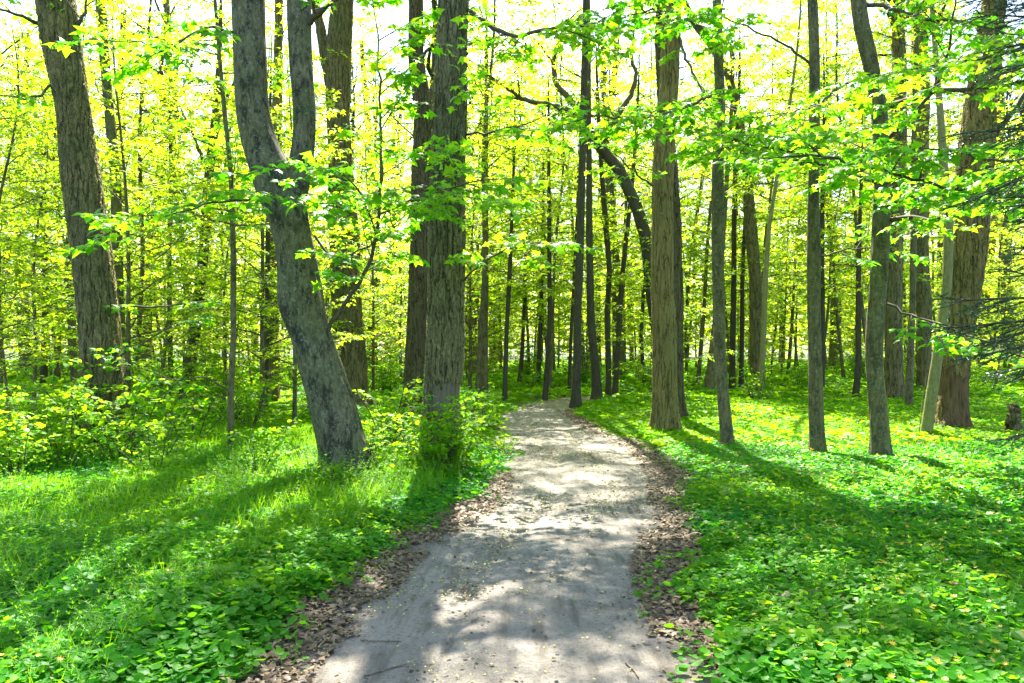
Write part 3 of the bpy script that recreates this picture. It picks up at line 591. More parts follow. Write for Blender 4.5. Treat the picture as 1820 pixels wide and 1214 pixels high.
for q, w in ([[(1440, 113, 11.6), (1385, 72, 11.4), (1320, 45, 11.2), (1260, 20, 11)], 5], [[(1438, 300, 11.6), (1400, 270, 10.4), (1340, 262, 9.6), (1290, 240, 9.)], 5], [[(1455, 455, 11.6), (1500, 442, 11.5), (1550, 440, 11.4)], 4]):
    branch(O_, q, w, .13, 1., 2, .26, sub=.6)
for q, w in ([[(578, 600, 9.6), (600, 555, 9.4), (650, 490, 9.2), (670, 440, 9.1), (675, 370, 9), (677, 300, 9), (674, 150, 8.9), (672, 60, 8.9)], 8], [[(670, 430, 9.1), (640, 330, 8.8), (600, 300, 8.5), (520, 300, 8.3)], 4], [[(676, 380, 9.), (720, 360, 8.8), (770, 345, 8.6), (820, 350, 8.4)], 4],
             [[(485, 360, 9.6), (440, 352, 9), (330, 370, 8.4), (240, 395, 8)], 5], [[(480, 350, 9.6), (500, 345, 9), (545, 365, 8.6), (600, 360, 8.3)], 4], [[(550, 40, 9.6), (575, 15, 9.4), (610, -10, 9.2)], 14], [[(560, 420, 9.6), (590, 465, 9.4), (640, 450, 9.1), (700, 400, 9)], 5], [[(421, 60, 9.6), (370, 40, 9), (300, 90, 8.6), (230, 75, 8.2)], 5]):
    branch(E, q, w, .13, 1., 2, .24, leafy=.2, sub=.6)
for q, w in ([[(770, 300, 10.5), (750, 265, 9.6), (775, 200, 9), (800, 130, 8.6)], 5], [[(825, 15, 10.5), (870, 45, 10.2), (915, 68, 9.8), (960, 50, 9.4), (1040, 45, 9)], 10], [[(825, 240, 10.5), (880, 235, 10), (950, 215, 9.6)], 5], [[(765, 340, 10.5), (750, 330, 9.6), (800, 335, 9), (860, 320, 8.6)], 5], [[(824, 500, 10.5), (850, 470, 10.3), (900, 440, 10.1), (960, 430, 10)], 4]):
    branch(H_, q, w, .13, 1., 2, .24, sub=.6)
for q, w in ([[(78, 45, 12.1), (40, 28, 11.8), (-20, 10, 11.5)], 8], [[(131, 50, 12.1), (150, 30, 12), (155, -10, 12)], 8], [[(196, 545, 12.1), (260, 547, 12), (325, 540, 11.8)], 5], [[(95, 150, 12.1), (60, 180, 11.6), (0, 170, 11)], 5], [[(205, 640, 12.1), (270, 600, 12), (320, 575, 11.8)], 4]):
    branch(A, q, w, .12, .6, 2, .5)
for q, w in ([[(1205, 60, 14.5), (1220, 110, 14), (1255, 170, 13.4), (1290, 190, 13)], 6], [[(1160, 330, 14.5), (1120, 300, 13.6), (1090, 270, 13)], 4]):
    branch(L_, q, w, .12, .8, 2, .4)
for q, w in ([[(1760, 250, 14.8), (1800, 200, 14.4), (1850, 120, 14)], 12], [[(1700, 420, 14.8), (1650, 400, 14), (1600, 420, 13.4)], 6]):
    branch(R_, q, w, .12, .8, 2, .4)
for q, w in ([[(412, 700, 11.2), (370, 665, 11), (320, 680, 10.8), (270, 660, 10.6)], 3.5], [[(413, 400, 11.2), (350, 380, 10.8), (290, 400, 10.4)], 3.5]):
    branch(D_, q, w, .11, .6, 2, .45)
# added boughs, unseen above the view, to throw dappled shade on the path
for T, q, w in ((H_, [(826, -230, 10.5), (930, -260, 11.2), (1080, -280, 12)], 14), (H_, [(800, -330, 10.5), (850, -350, 12.5), (930, -330, 14.5)], 14), (L_, [(1175, -120, 14.5), (1080, -160, 13.8), (960, -160, 13)], 12), 
        (L_, [(1180, -60, 14.5), (1120, -90, 15.5), (1000, -110, 16)], 10)):
    branch(T, q, w, .14, .9, 2, .3, sub=1.15, leafy=.25, m=M_CANOPY, tpl='trident', name='shade_bough')
# a maple whose bole is beyond the right edge of the view, its boughs reach in
X_ = hero('maple_tree', 'maple rooted beyond the right edge, leafy near boughs crossing the right trunks', 'tree', 880, [(0, 2010, 2060), (400, 2010, 2065), (880, 2010, 2070)], M_SLIM, 12, FR, None, sides=24, step=.06)
for q, w in ([[(2020, 330, 8.5), (1900, 350, 8.2), (1800, 346, 8), (1715, 340, 7.8), (1600, 310, 7.6), (1520, 290, 7.5), (1440, 275, 7.4)], 9], [[(2020, 230, 8.5), (1900, 260, 8), (1800, 290, 7.6), (1700, 270, 7.3), (1620, 262, 7.1)], 7],
             [[(2020, 80, 8.5), (1900, 60, 8.3), (1800, 90, 8), (1720, 110, 7.8), (1640, 120, 7.6)], 7]):
    branch(X_, q, w, .12, 1., 2, .2, leafy=.1, sub=.6)

# ------------------------------------------------------------------ shared kinds: young maples, tall trees, shrubs
def kind(name, parts):
    return name, parts
YOUNG = []
for i, (H, lf, r0, zm, rc, dn, stp, nd) in enumerate([(8.0, .115, .045, .9, .34, 1., .17, .064), (11.0, .125, .05, 1.6, .26, 1., .2, .073), (6.5, .11, .035, .5, .40, 1., .15, .06), (14.5, .14, .06, 3.0, .22, 1., .25, .09), (4.6, .10, .028, .3, .45, 1., .13, .056)]):
    W, B, L = young_tree(70 + i, H, lf, r0, zm, rc, .04 + .02 * i, dn, stp, nd)
    tm, bm_, lm_ = W.mesh('trunk'), B.mesh('branches'), L.mesh('crown', 'trident'); tm.materials.append(M_SLIM); bm_.materials.append(M_TWIG); lm_.materials.append(M_YOUNG)
    YOUNG.append([('trunk', tm), ('branches', bm_), ('crown', lm_)]); print('young', i, len(L.P))
TALL = []
for i, (H, r0) in enumerate([(17, .17), (19, .22), (15, .13), (18, .26)]):
    rg = np.random.default_rng(90 + i); W = Wood(); z = np.linspace(-.2, H * .8, 40); x = .25 * np.sin(z * .35 + i) + .04 * z * (i - 1.5); y = .2 * np.sin(z * .3 + 2 * i)
    x = x - x[0]; y = y - y[0]
    W.tube(np.stack([x, y, z], -1), r0 * (1 - .045 * z.clip(0)), 14, .1, .4, i); tm = W.mesh('trunk'); tm.materials.append([M_SLIM, M_OAKB, M_SLIM, M_SLIM][i])
    TALL.append((tm, (np.interp(H * .42, z, x), np.interp(H * .42, z, y), H * .42), i))
SHRUB = []
for i, (H, lf, st, nd) in enumerate([(1.1, .075, 8, .06), (.75, .07, 8, .055), (1.6, .085, 9, .07), (.5, .06, 7, .05)]):
    B, L = shrub(120 + i, H, lf, st, nd); bm_, lm_ = B.mesh('stems'), L.mesh('leaves', 'blob'); bm_.materials.append(M_TWIG); lm_.materials.append(M_SHRUB)
    SHRUB.append([('stems', bm_), ('leaves', lm_)]); print('shrub', i, len(L.P))

LAND = [(-200, 'the left frame edge'), (187, 'the far left oak'), (411, 'the thin sapling'), (610, 'the leaning forked maple'), (787, 'the shrub-wrapped oak'), (1040, 'the slender twin trunks'), (1183, 'the thick brown oak'),
        (1290, 'the spotted slim trunk'), (1450, 'the straight slim trunk'), (1562, 'the curving grey trunk'), (1690, 'the torn-bark oak'), (2100, 'the right frame edge')]
PENDING = {}
def place(name, cat, desc, group, parts, x, y, s=1., rz=0., band=''):
    e = empty(name, (x, y, gh1(x, y) - .02), None, cat, group, rz); e.scale = (s, s, s)
    for nm, me, *loc in parts:
        c = new_obj(nm, me, e)
        if loc: c.location = loc[0]
    px = CX + x / y * FPX; k = 0
    while k < len(LAND) - 2 and px > LAND[k + 1][0]: k += 1
    PENDING.setdefault((desc, band, k), []).append((px, e)); return e
ORD = ['first', 'second', 'third', 'fourth', 'fifth', 'sixth', 'seventh', 'eighth', 'ninth', 'tenth', 'eleventh', 'twelfth', 'thirteenth', 'fourteenth', 'fifteenth', 'sixteenth', 'seventeenth', 'eighteenth', 'nineteenth', 'twentieth']
def short(s): return s.replace('the ', '')
def write_labels():
    for (desc, band, k), lst in PENDING.items():
        lst.sort(key=lambda q: q[0]); a, b = LAND[k][1], LAND[k + 1][1]
        for i, (px, e) in enumerate(lst):
            where = ('between %s and %s' % (short(a), short(b)))
            if k == 0: where = 'left of far left oak'
            if k == len(LAND) - 2: where = 'right of torn-bark oak'
            o = (ORD[i] + ' from left, ') if len(lst) > 1 else 'single one '
            e['label'] = (band + ' ' + desc + ', ' + o + where).replace('  ', ' ').strip()

taken = [(float(t['o'][0]), float(t['o'][1])) for t in (A, E, Fo, G, H_, I_, J_, L_, M_, N_, O_, P_, Q_, R_, S_, T_)]
def free(x, y, gap, pts): return all((x - a) ** 2 + (y - b) ** 2 > gap * gap for a, b in pts)
rgp = np.random.default_rng(21); yt = []
def in_clear(x, y):
    px = CX + x / y * FPX
    if y < 21 and 950 < px: return True          # open verge on the right
    if y < 24.5 and px > 1180: return True
    if y < 19 and 640 < px < 950: return True
    if y < 13.5: return True
    return False
tries = 0
while len(yt) < 178 and tries < 12000:
    tries += 1
    y = math.sqrt(rgp.uniform(13.5 ** 2, 52 ** 2)); x = rgp.uniform(-.78, .80) * y
    dd, hi, ho = path_dist(np.array([x]), np.array([y]))
    if in_clear(x, y) or dd[0] < ho[0] + 1.2 or not free(x, y, 2.0 if y < 30 else 2.4, yt) or not free(x, y, 1.0, taken): continue
    yt.append((x, y)); k = int(rgp.choice([0, 1, 2, 3, 3, 4]))
    if y > 30 and k in (2, 4): k = int(rgp.choice([0, 1, 3]))
    if y < 21 and k == 3: k = 0
    band = 'mid-distance' if y < 24 else ('far' if y < 36 else 'remote')
    place('young_maple', 'young tree', ['bushy young maple', 'slender young maple', 'low spreading maple', 'high-crowned young maple', 'short leafy maple'][k], 'young maples of the understorey', YOUNG[k], x, y, float(rgp.uniform(.85, 1.15)), float(rgp.uniform(0, 6.28)), band)
for px, y in ((1180, 33), (1240, 28), (1300, 36), (1345, 30), (1400, 34), (1440, 27.5), (1500, 32), (1090, 34), (1040, 29), (1560, 37), (985, 38), (940, 33), (1220, 42), (1370, 44), (1470, 41), (890, 41), (1110, 45)):
    x = (px - CX) / FPX * y; yt.append((x, y))
    place('young_maple', 'young tree', 'high-crowned young maple', 'young maples of the understorey', YOUNG[3], x, y, float(rgp.uniform(.95, 1.2)), float(rgp.uniform(0, 6.28)), 'far' if y < 36 else 'remote')
tt_ = []; tries = 0
while len(tt_) < 46 and tries < 5000:
    tries += 1
    y = math.sqrt(rgp.uniform(21 ** 2, 58 ** 2)); x = rgp.uniform(-.85, .85) * y
    dd, hi, ho = path_dist(np.array([x]), np.array([y]))
    if dd[0] < ho[0] + 1.0 or not free(x, y, 4.2, tt_) or not free(x, y, 2.0, taken): continue
    if y < 33 and len(tt_) % 3: continue
    tt_.append((x, y)); i = int(rgp.integers(0, 4)); tm, loc, ci = TALL[i]; cb, cl = CANOPY[ci]
    place('tall_tree', 'tree', ['grey-trunked tall tree', 'brown-trunked tall tree', 'thin dark tall tree', 'stout pale tall tree'][i], 'tall trees of the background wood', [('trunk', tm), ('limbs', cb, loc), ('crown', cl, loc)], x, y, float(rgp.uniform(.95, 1.15)) * (1 + .3 * (y > 40)), float(rgp.uniform(0, 6.28)), 'far' if y < 36 else 'remote')
sh = []; tries = 0
while len(sh) < 120 and tries < 6000:
    tries += 1
    y = math.sqrt(rgp.uniform(9 ** 2, 40 ** 2)); x = rgp.uniform(-.75, .75) * y
    px = CX + x / y * FPX
    dd, hi, ho = path_dist(np.array([x]), np.array([y]))
    if dd[0] < ho[0] + .5: continue
    if px > 950 and y < 24: continue
    if y < 11.5 and px > 330: continue
    if not free(x, y, .9, sh): continue
    sh.append((x, y)); k = int(rgp.integers(0, 4)); 
    if y < 16 and k == 2: k = 0
    band = 'near' if y < 14 else ('mid-distance' if y < 24 else 'far')
    place('shrub', 'shrub', ['knee-high leafy shrub', 'low leafy shrub', 'tall leafy shrub', 'tiny leafy shrub'][k], 'leafy shrubs of the undergrowth', SHRUB[k], x, y, float(rgp.uniform(.8, 1.2)), float(rgp.uniform(0, 6.28)), band)
# shrubs one can point at: (photo x, foot y, kind, scale)
for px, fy, k, s, lab in [(170, 812, 2, .95, 'broad elder bush hiding the foot of the far left oak'), (215, 822, 0, 1.2, 'dense leafy bush right of far left oak foot'), (110, 835, 2, .8, 'tall twiggy bush left of far left oak foot'), (30, 850, 2, .75, 'tall twiggy bush at the left frame edge'),
        (270, 850, 0, .9, 'loose bush between far left oak and thin sapling'), (340, 800, 0, 1., 'leafy bush left of the thin sapling foot'), (455, 850, 0, .75, 'dark green bush right of thin sapling foot'), (690, 800, 0, 1.2, 'leafy bush right of the leaning maple foot'),
        (770, 852, 2, .66, 'bright green shrub climbing the front of the shrub-wrapped oak'), (805, 848, 0, .9, 'drooping shrub at right foot of the shrub-wrapped oak'), (740, 838, 0, .95, 'pale green shrub at left foot of the shrub-wrapped oak'), (825, 780, 0, 1.1, 'shrub right of the shrub-wrapped oak, near path edge'),
        (855, 760, 1, 1.1, 'low shrub by the left path edge before the bend'), (612, 878, 3, .9, 'small dark seedling bush in front of leaning maple foot'), (1205, 725, 0, 1., 'green bush behind the thick brown oak'), (660, 850, 1, .9, 'low shrub touching the right root of the leaning maple'),
        (1345, 716, 1, 1.3, 'bush at the foot of the distant grey oak'), (890, 805, 3, .7, 'small yellow-green seedling bush on the left path edge')]:
    d = EYE * FPX / (fy - HZ); x = (px - CX) / FPX * d
    e = empty('shrub', (x, d, gh1(x, d) - .02), lab, 'shrub', None, px * .13); e.scale = (s, s, s)
    for nm, me in SHRUB[k]: new_obj(nm, me, e)

# ------------------------------------------------------------------ spruce at the right edge
def spruce():
    d = 6.4; x = (1900 - CX) / FPX * d; root = empty('spruce_tree', (x, d, 0), 'dark green spruce at the right edge with drooping needle branches', 'tree'); o = np.array([x, d, 0.])
    rg = np.random.default_rng(7); W = Wood(); z = np.linspace(-.2, 9, 20); W.tube(np.stack([z * 0, z * 0, z], -1), .13 * (1 - z.clip(0) / 10), 12, .08, .3); W.obj('trunk', M_DARK, root)
    P = []; Fd = []; Nn = []; S = []; B = Wood()
    def axis(p, dr, ln, r, order):
        n = max(4, int(ln / .1)); pts = [np.array(p, float)]; d_ = unit(np.array(dr, float))
        for i in range(n - 1):
            d_ = unit(d_ + rg.normal(0, .05, 3) + UP * (-.03 if i < n * .6 else .05)); pts.append(pts[-1] + d_ * ln / (n - 1))
        pts = np.array(pts); B.tube(pts, np.linspace(r, .002, n), 4); s = np.linspace(0, 1, n)
        if order:
            for j in range(int(ln / .085)):
                t = .15 + .85 * j / int(ln / .085); q = np.array([np.interp(t, s, pts[:, c]) for c in range(3)]); i = min(int(t * (n - 1)), n - 2); dd = unit(pts[i + 1] - pts[i])
                sv = unit(np.cross(dd, UP)) * (1 if j % 2 else -1)
                axis(q, dd * .8 + sv * .8 + UP * rg.normal(-.12, .12), (ln * (1 - t) * .5 + .12) * rg.uniform(.7, 1.1), r * .4, order - 1)
        m = int(ln / .0032) if order == 0 else int(ln / .006)
        t = rg.random(m); q = np.stack([np.interp(t, s, pts[:, c]) for c in range(3)], -1); i = np.minimum((t * (n - 1)).astype(int), n - 2); dd = pts[i + 1] - pts[i]; dd /= np.linalg.norm(dd, axis=1)[:, None]
        v = rg.normal(0, 1, (m, 3)); v[:, 2] = np.abs(v[:, 2]) * .6; f = dd * .8 + v * .6
        P.append(q); Fd.append(f); Nn.append(rg.normal(0, 1, (m, 3))); S.append(rg.uniform(.022, .036, m))
    for k in range(44):
        z0 = .9 + 5.9 * (k + rg.random()) / 44; a = math.pi + rg.normal(0, .75); ln = (1.15 - .08 * z0) * rg.uniform(.7, 1.1) * (.55 + .45 * min(1, max(0, z0 - .9)))
        if 2.0 < z0 < 2.9: ln *= .55
        axis([0, 0, z0], [math.cos(a), math.sin(a) * .8, rg.uniform(-.15, .25)], ln, .016, 2 if ln > .5 else 1)
    B.obj('branches', M_TWIG, root); new_obj('needles', leaf_mesh('needles', 'needle', np.concatenate(P), np.concatenate(Fd), np.concatenate(Nn), np.concatenate(S)), root, [M_SPRUCE])
    print('needles', sum(len(p) for p in P))
spruce()

# ------------------------------------------------------------------ ground cover
def area_pts(n, d0, d1, rg, wide=.80):
    d = np.sqrt(rg.uniform(d0 * d0, d1 * d1, n)); x = rg.uniform(-1, 1, n) * (wide * d + .8); return x, d
def cover(name, label, tpl, n, d0, d1, size, m, rg, tall=1., mask=None, tiltn=.45, fz=-.1, group=None):
    x, y = area_pts(n, d0, d1, rg); dd, hi, ho = path_dist(x, y); s = dd - ho + .26 * (fnoise(x, y, 2.3) - .5) * 2 + .3 * (vnoise(x, y, .8) - .5)
    s = s + np.where(rg.random(n) < .10 * (fnoise(x, y, 3.) > .5), .22, 0)
    keep = (s > 0) & (rg.random(n) < .35 + .65 * sstep((fnoise(x + 40, y, 1.5) - .30) / .12))
    if mask is not None: keep &= mask(x, y, s)
    x, y, s = x[keep], y[keep], s[keep]; k = len(x)
    mound = (.03 + .15 * fnoise(x + 9, y, 1.1) * sstep(s / .35 + .15) + .06 * vnoise(x, y, 3.1)) * tall
    z = gh(x, y) + mound * (.3 + .7 * np.sqrt(rg.random(k))) 
    a = rg.uniform(0, 6.283, k); F_ = np.stack([np.cos(a), np.sin(a), rg.normal(fz, .2, k)], -1); N = np.stack([rg.normal(0, tiltn, k), rg.normal(-.1, tiltn, k), np.ones(k)], -1)
    sz = size * rg.uniform(.45, 1.5, k) * (1 + .35 * (vnoise(x, y, .9) - .5))
    hue = np.clip(.55 * rg.random(k) + .9 * (fnoise(x, y, .7) - .25), 0, 1)
    o = new_obj(name, leaf_mesh(name, tpl, np.stack([x, y, z], -1), F_, N, sz, hue), None, [m]); tag(o, label, 'ground cover', group, 'stuff'); print(name, k); return o
rg = np.random.default_rng(31)
cover('celandine_leaves', 'round glossy ground leaves in the foreground beside the path', 'round', 100000, 2.6, 6.5, .043, M_GROUND, rg)
cover('anemone_leaves', 'small pale three-lobed leaves standing above the carpet near the camera', 'trident', 34000, 2.8, 9, .055, M_SHRUB, rg, 1.25, lambda x, y, s: fnoise(x + 3, y, 1.2) > .48)
cover('celandine_leaves', 'glossy ground leaves carpeting the verges a few steps ahead', 'blob', 190000, 6.5, 12, .052, M_GROUND, rg, .62)
cover('ground_cover', 'sunlit leafy carpet under the trees in the middle distance', 'blob', 170000, 12, 22, .085, M_SHRUB, rg, .6)
cover('ground_cover', 'distant leafy forest floor between the trunks', 'diamond', 150000, 22, 60, .24, M_SHRUB, rg, 1.3)
left = lambda x, y, s: (x < 0) & (s > .5) & (fnoise(x, y, .55) > .36)
def blades(name, label, n, d0, d1, size, rg, mask):
    x, y = area_pts(n, d0, d1, rg); dd, hi, ho = path_dist(x, y); s = dd - ho; keep = (s > .15) & mask(x, y, s); x, y = x[keep], y[keep]; k = len(x)
    z = gh(x, y) + .02; a = rg.uniform(0, 6.283, k); F_ = np.stack([np.cos(a) * .35, np.sin(a) * .35, np.ones(k)], -1); N = np.stack([np.cos(a + 1.5), np.sin(a + 1.5), rg.normal(0, .3, k)], -1)
    o = new_obj(name, leaf_mesh(name, 'blade', np.stack([x, y, z], -1), F_, N, size * rg.uniform(.5, 1.3, k)), None, [M_GRASS]); tag(o, label, 'grass', None, 'stuff'); print(name, k)
blades('grass', 'fine bright grass on the left verge', 150000, 3.2, 15, .17, rg, left)
blades('grass', 'sparse grass tufts on the right verge and clearing', 60000, 4, 26, .15, rg, lambda x, y, s: (x > 0) & (fnoise(x, y, .8) > .55))
# cleavers: stems with whorls of narrow leaves
def cleavers(name, label, n, rg, d0, d1, mask):
    x, y = area_pts(n, d0, d1, rg, .75); dd, hi, ho = path_dist(x, y); keep = (dd - ho > .35) & mask(x, y, dd - ho); x, y = x[keep], y[keep]; P = []; F_ = []; N = []; S = []
    for i in range(len(x)):
        h = rg.uniform(.2, .46); lean = rg.normal(0, .32, 2); w = max(5, int(h / rg.uniform(.022, .05))); z0 = gh1(x[i], y[i])
        for j in range(w):
            t = (j + 1) / w; c = np.array([x[i] + lean[0] * t * t * h, y[i] + lean[1] * t * t * h, z0 + h * t * (1 - .1 * t)]); m_ = 6; a0 = rg.random() * 6
            P.append(c); F_.append((lean[0], lean[1], 1)); N.append((1, 0, 0)); S.append(.04)
            for q in range(m_):
                a = a0 + q * 6.283 / m_ + rg.normal(0, .25); up = rg.normal(.35, .3) + .7 * (t > .8); P.append(c); F_.append((math.cos(a), math.sin(a), up)); N.append((0, 0, 1)); S.append(.042 * (1.15 - .5 * t) * rg.uniform(.5, 1.4))
    me = leaf_mesh(name, 'blade', P, F_, N, np.array(S))
    o = new_obj(name, me, None, [M_GRASS]); tag(o, label, 'ground cover', None, 'stuff'); print(name, len(P))
TPL['blade'] = (TPL['blade'][0] * np.array([4.5, 1, 1]), TPL['blade'][1])
cleavers('cleavers', 'feathery whorled stems massed on the left verge', 5200, rg, 3.4, 11, lambda x, y, s: (x < -.5) & (fnoise(x + 5, y, .7) > .45))
cleavers('cleavers', 'a few whorled stems among the leaves at lower right', 160, rg, 3.4, 7, lambda x, y, s: (x > 1.2))
# flowers
def flowers(name, label, n, d0, d1, size, m, rg, mask, up=.04):
    x, y = area_pts(n, d0, d1, rg); dd, hi, ho = path_dist(x, y); s = dd - ho; keep = (s > .12) & mask(x, y, s); x, y, s = x[keep], y[keep], s[keep]; k = len(x)
    z = gh(x, y) + (.03 + .15 * fnoise(x + 9, y, 1.1) * sstep(s / .35 + .15) + .06 * vnoise(x, y, 3.1)) * np.where(y < 6.5, 1., .62) + .5 * up * rg.uniform(.3, 1.2, k)
    N = np.stack([rg.normal(0, .4, k), rg.normal(-.35, .4, k), np.ones(k)], -1); a = rg.uniform(0, 6.28, k)
    o = new_obj(name, leaf_mesh(name, 'flower', np.stack([x, y, z], -1), np.stack([np.cos(a), np.sin(a), 0 * a], -1), N, size * rg.uniform(.7, 1.2, k)), None, [m]); tag(o, label, 'flowers', None, 'stuff'); print(name, k)
flowers('celandine_flowers', 'tiny yellow star flowers scattered over the right verge', 4500, 3.2, 13, .036, M_YELLOW, rg, lambda x, y, s: (x > 0) & (fnoise(x, y, .9) > .38))
flowers('celandine_flowers', 'sparse tiny yellow flowers on the left verge', 420, 3.2, 12, .034, M_YELLOW, rg, lambda x, y, s: x < 0)
flowers('fumewort_flowers', 'small purple flowers among leaves', 300, 4.5, 17, .03, M_PURPLE, rg, lambda x, y, s: (s > .4) & (fnoise(x, y, 1.3) > .5), .12)

# dead leaves along the edges, buds and crumbs on the dirt
def litter():
    rg = np.random.default_rng(51); n = 260000
    d = rg.uniform(2.4 ** 1.2, 21 ** 1.2, n) ** (1 / 1.2); x = rg.uniform(-2.3, 3.4, n); dd, hi, ho = path_dist(x, d)
    nz = (fnoise(x, d, 1.3) - .5) * 1.1
    inner = (dd - hi + nz) / (ho - hi + .15); outer = dd - ho
    pr = np.where(inner < 0, np.exp(inner * 3.0) * .14, 1.0) * np.where(outer > 0, np.exp(-outer * 5.), 1.) * np.where(d < 9, 1., .55)
    keep = rg.random(n) < pr; x, d, dd, hi = x[keep], d[keep], dd[keep], hi[keep]; k = len(x)
    z = np.where(dd > hi, np.maximum(gh(x, d), 0), 0.0) + .012 + rg.random(k) * .025 * (dd > hi); a = rg.uniform(0, 6.28, k)
    F_ = np.stack([np.cos(a), np.sin(a), rg.normal(0, .25, k)], -1); N = np.stack([rg.normal(0, .33, k), rg.normal(0, .33, k), np.ones(k)], -1)
    o = new_obj('leaf_litter', leaf_mesh('leaf_litter', 'trident', np.stack([x, d, z], -1), F_, N, (.018 + .055 * rg.random(k) ** 1.7) * np.where(dd > hi, 1, .55), rg.random(k) ** 1.6), None, [M_LITTER]); tag(o, 'dry brown leaves along both path edges', 'leaf litter', None, 'stuff'); print('litter', k)
    x, y = area_pts(9000, 3, 14, rg); s = path_dist(x, y); keep = (s[0] > s[2]) & (fnoise(x, y, 1.9) > .6); x, y = x[keep], y[keep]; k = len(x); a = rg.uniform(0, 6.28, k)
    o = new_obj('leaf_litter', leaf_mesh('leaf_litter', 'trident', np.stack([x, y, gh(x, y) + .03], -1), np.stack([np.cos(a), np.sin(a), 0 * a + .1], -1), np.stack([rg.normal(0, .4, k), rg.normal(0, .4, k), np.ones(k)], -1), rg.uniform(.04, .08, k), rg.random(k)), None, [M_LITTER]); tag(o, 'dry brown leaves showing through the green verges', 'leaf litter', None, 'stuff')
    n = 75000; d = rg.uniform(2.6 ** 1.3, 16 ** 1.3, n) ** (1 / 1.3); x = rg.uniform(-2, 3, n); dd, hi, ho = path_dist(x, d); keep = (dd < hi + .15) & (rg.random(n) < (.08 + .7 * sstep((fnoise(x, d, 1.4) - .42) / .25)) * (.5 + 1.2 * np.exp(-((dd - .3) / .12) ** 2))); x, d = x[keep], d[keep]; k = len(x); a = rg.uniform(0, 6.28, k)
    F_ = np.stack([np.cos(a), np.sin(a), .2 + 0 * a], -1); N = np.stack([rg.normal(0, .4, k), rg.normal(0, .4, k), np.ones(k)], -1); half = rg.random(k) < .5
    zz = .022 + 0 * x
    for nm, lab, mk, mt, sz in (('fallen_buds', 'yellow-green bud scales strewn over the dirt path', half, M_BUD, (.010, .022)), ('path_debris', 'dark crumbs and stalks strewn over the dirt path', ~half, M_LITTER, (.008, .04))):
        o = new_obj(nm, leaf_mesh(nm, 'diamond', np.stack([x, d, zz], -1)[mk], F_[mk], N[mk], rg.uniform(*sz, mk.sum()), rg.random(mk.sum()) * .35), None, [mt]); tag(o, lab, 'debris', None, 'stuff')
litter()
# twigs and dead wood
def stick(name, label, cat, pts, r, m=M_DEAD, k=8):
    P = np.array(pts, float); o = P[0].copy(); W = Wood(); s = np.r_[0, np.cumsum(np.linalg.norm(np.diff(P, axis=0), axis=1))]; u = np.linspace(0, s[-1], 24); PP = np.stack([np.interp(u, s, P[:, c]) for c in range(3)], -1) - o
    PP[1:-1] += np.random.default_rng(int(s[-1] * 1000)).normal(0, r * .25, (22, 3)); W.tube(PP, np.linspace(r, r * .6, 24), k, .2)
    ob = W.obj(name, m); ob.location = o; tag(ob, label, cat); return ob
def gp(px, py, up=.02):
    d = EYE * FPX / (py - HZ); return [(px - CX) / FPX * d, d, up]
stick('fallen_twig', 'dark curved twig on the dirt at bottom left of the path', 'twig', [gp(648, 1208), gp(690, 1196), gp(722, 1188)], .006)
stick('fallen_twig', 'short dark twig on the leaf litter, left path edge', 'twig', [gp(565, 1165, .04), gp(578, 1150, .04), gp(572, 1140, .04)], .005)
stick('fallen_twig', 'thin straight twig lying across the shaded dirt', 'twig', [gp(640, 1145), gp(700, 1146), gp(712, 1147)], .004)
stick('fallen_twig', 'thin twig on litter at the lower right path edge', 'twig', [gp(1112, 1185), gp(1128, 1200), gp(1135, 1212)], .005)
stick('fallen_twig', 'tiny twig in the middle of the sunlit path', 'twig', [gp(1040, 1015), gp(1058, 1025)], .004)
stick('fallen_log', 'brown rotting log half sunk in leaves at lower right', 'log', [gp(1375, 1102, .09), gp(1430, 1092, .11), gp(1500, 1088, .10)], .045)
stick('fallen_log', 'dark short log left of the leaning maple foot', 'log', [gp(540, 838, .06), gp(575, 834, .07)], .05)
stick('tree_stump', 'small grey stump at right edge under the spruce', 'stump', [[*(pz(1800, 700, 14.)[:2]), -.05], [*(pz(1803, 700, 14.)[:2]), .52]], .14, M_OAK, 16)
stick('dead_stem', 'thin dry stem upright beside the pale leaning trunk foot', 'dead stem', [gp(1632, 790, 0), [*(pz(1640, 720, 12.7)[:2]), .75], [*(pz(1648, 700, 12.7)[:2]), 1.15]], .010, M_PALE)
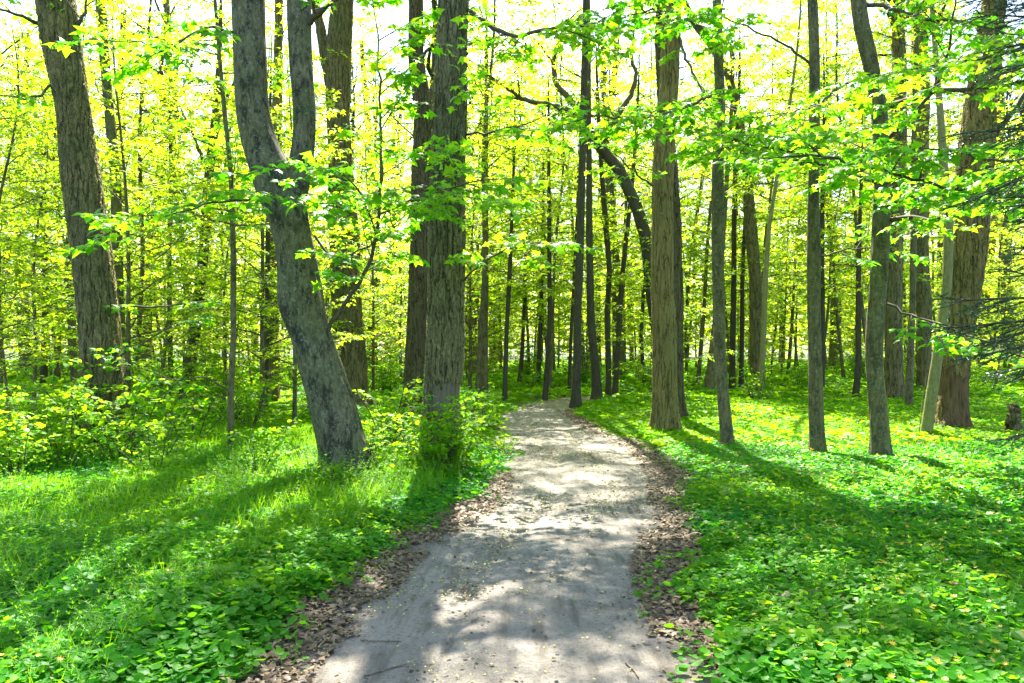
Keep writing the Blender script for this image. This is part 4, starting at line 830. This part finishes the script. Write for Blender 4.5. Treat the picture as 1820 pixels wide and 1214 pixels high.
# big soft seedlings near the camera
def seedling(px, py, s, n, lab):
    rg = np.random.default_rng(int(px)); x, d, _ = gp(px, py); root = empty('maple_seedling', (x, d, gh1(x, d)), lab, 'seedling'); W = Wood(); L = Leaves(); h = .30 * s; n = n + 3
    W.tube(np.array([[0, 0, 0], [.01, 0, h * .5], [0, .01, h]]), [.003, .0025, .002], 5)
    for j in range(n):
        a = j * 2.4 + rg.random(); z = h * (1 - .07 * j); f = np.array([math.cos(a), math.sin(a), rg.uniform(-.25, .05)]); L.add(np.array([0, 0, z]) + f * .03, f, UP + rg.normal(0, .2, 3), s * rg.uniform(.06, .10))
    W.obj('stem', M_GRASS, root); new_obj('leaves', L.mesh('leaves', 'diamond' if n > 6 else 'maple'), root, [M_NEAR])
for q in [(1528, 1190, 1.1, 8, 'broad-leaved seedling at the bottom edge, right of the path'), (1610, 1175, 1., 8, 'broad-leaved seedling, second from the left along bottom right'), (1790, 1195, 1.25, 5, 'large pale lobed seedling in the bottom right corner'), (1655, 1115, 1.1, 5, 'lobed seedling with pale leaves among flowers, lower right'),
          (1440, 1080, 1.0, 5, 'sunlit lobed seedling beside the rotting log'), (1375, 1060, .9, 7, 'narrow-leaved plant left of the rotting log'), (25, 1200, 1.2, 5, 'lobed seedling at the bottom left corner'), (70, 925, 1.1, 5, 'sunlit yellow seedling near the left edge'),
          (680, 1015, .6, 7, 'bright fern-like plant at the left litter edge'), (10, 915, 1.2, 5, 'sunlit seedling at the very left edge'), (1790, 880, 1., 5, 'seedling on right verge near the right edge')]: seedling(*q)

# the wood beyond, one mass
def far_wood():
    rg = np.random.default_rng(77); P = []; F_ = []; N = []; S = []
    for k in range(420):
        d = rg.uniform(56, 95); x = rg.uniform(-1.1, 1.1) * d; hh = rg.uniform(5, 17); rr = rg.uniform(2, 4.5); m = 420
        v = rg.normal(0, 1, (m, 3)); v /= np.linalg.norm(v, axis=1)[:, None]; v *= (rg.random(m) ** .45)[:, None]
        P.append(np.stack([x + v[:, 0] * rr, d + v[:, 1] * rr, hh * .5 + v[:, 2] * hh * .5], -1)); a = rg.uniform(0, 6.28, m); F_.append(np.stack([np.cos(a), np.sin(a), rg.normal(0, .4, m)], -1)); N.append(np.stack([rg.normal(0, .6, m), rg.normal(0, .6, m), np.ones(m)], -1)); S.append(rg.uniform(.25, .55, m))
    o = new_obj('distant_woodland', leaf_mesh('distant_woodland', 'diamond', np.concatenate(P), np.concatenate(F_), np.concatenate(N), np.concatenate(S)), None, [M_CANOPY]); tag(o, 'sunlit woodland closing the view behind the trees', 'woodland', None, 'stuff')
far_wood()
write_labels()
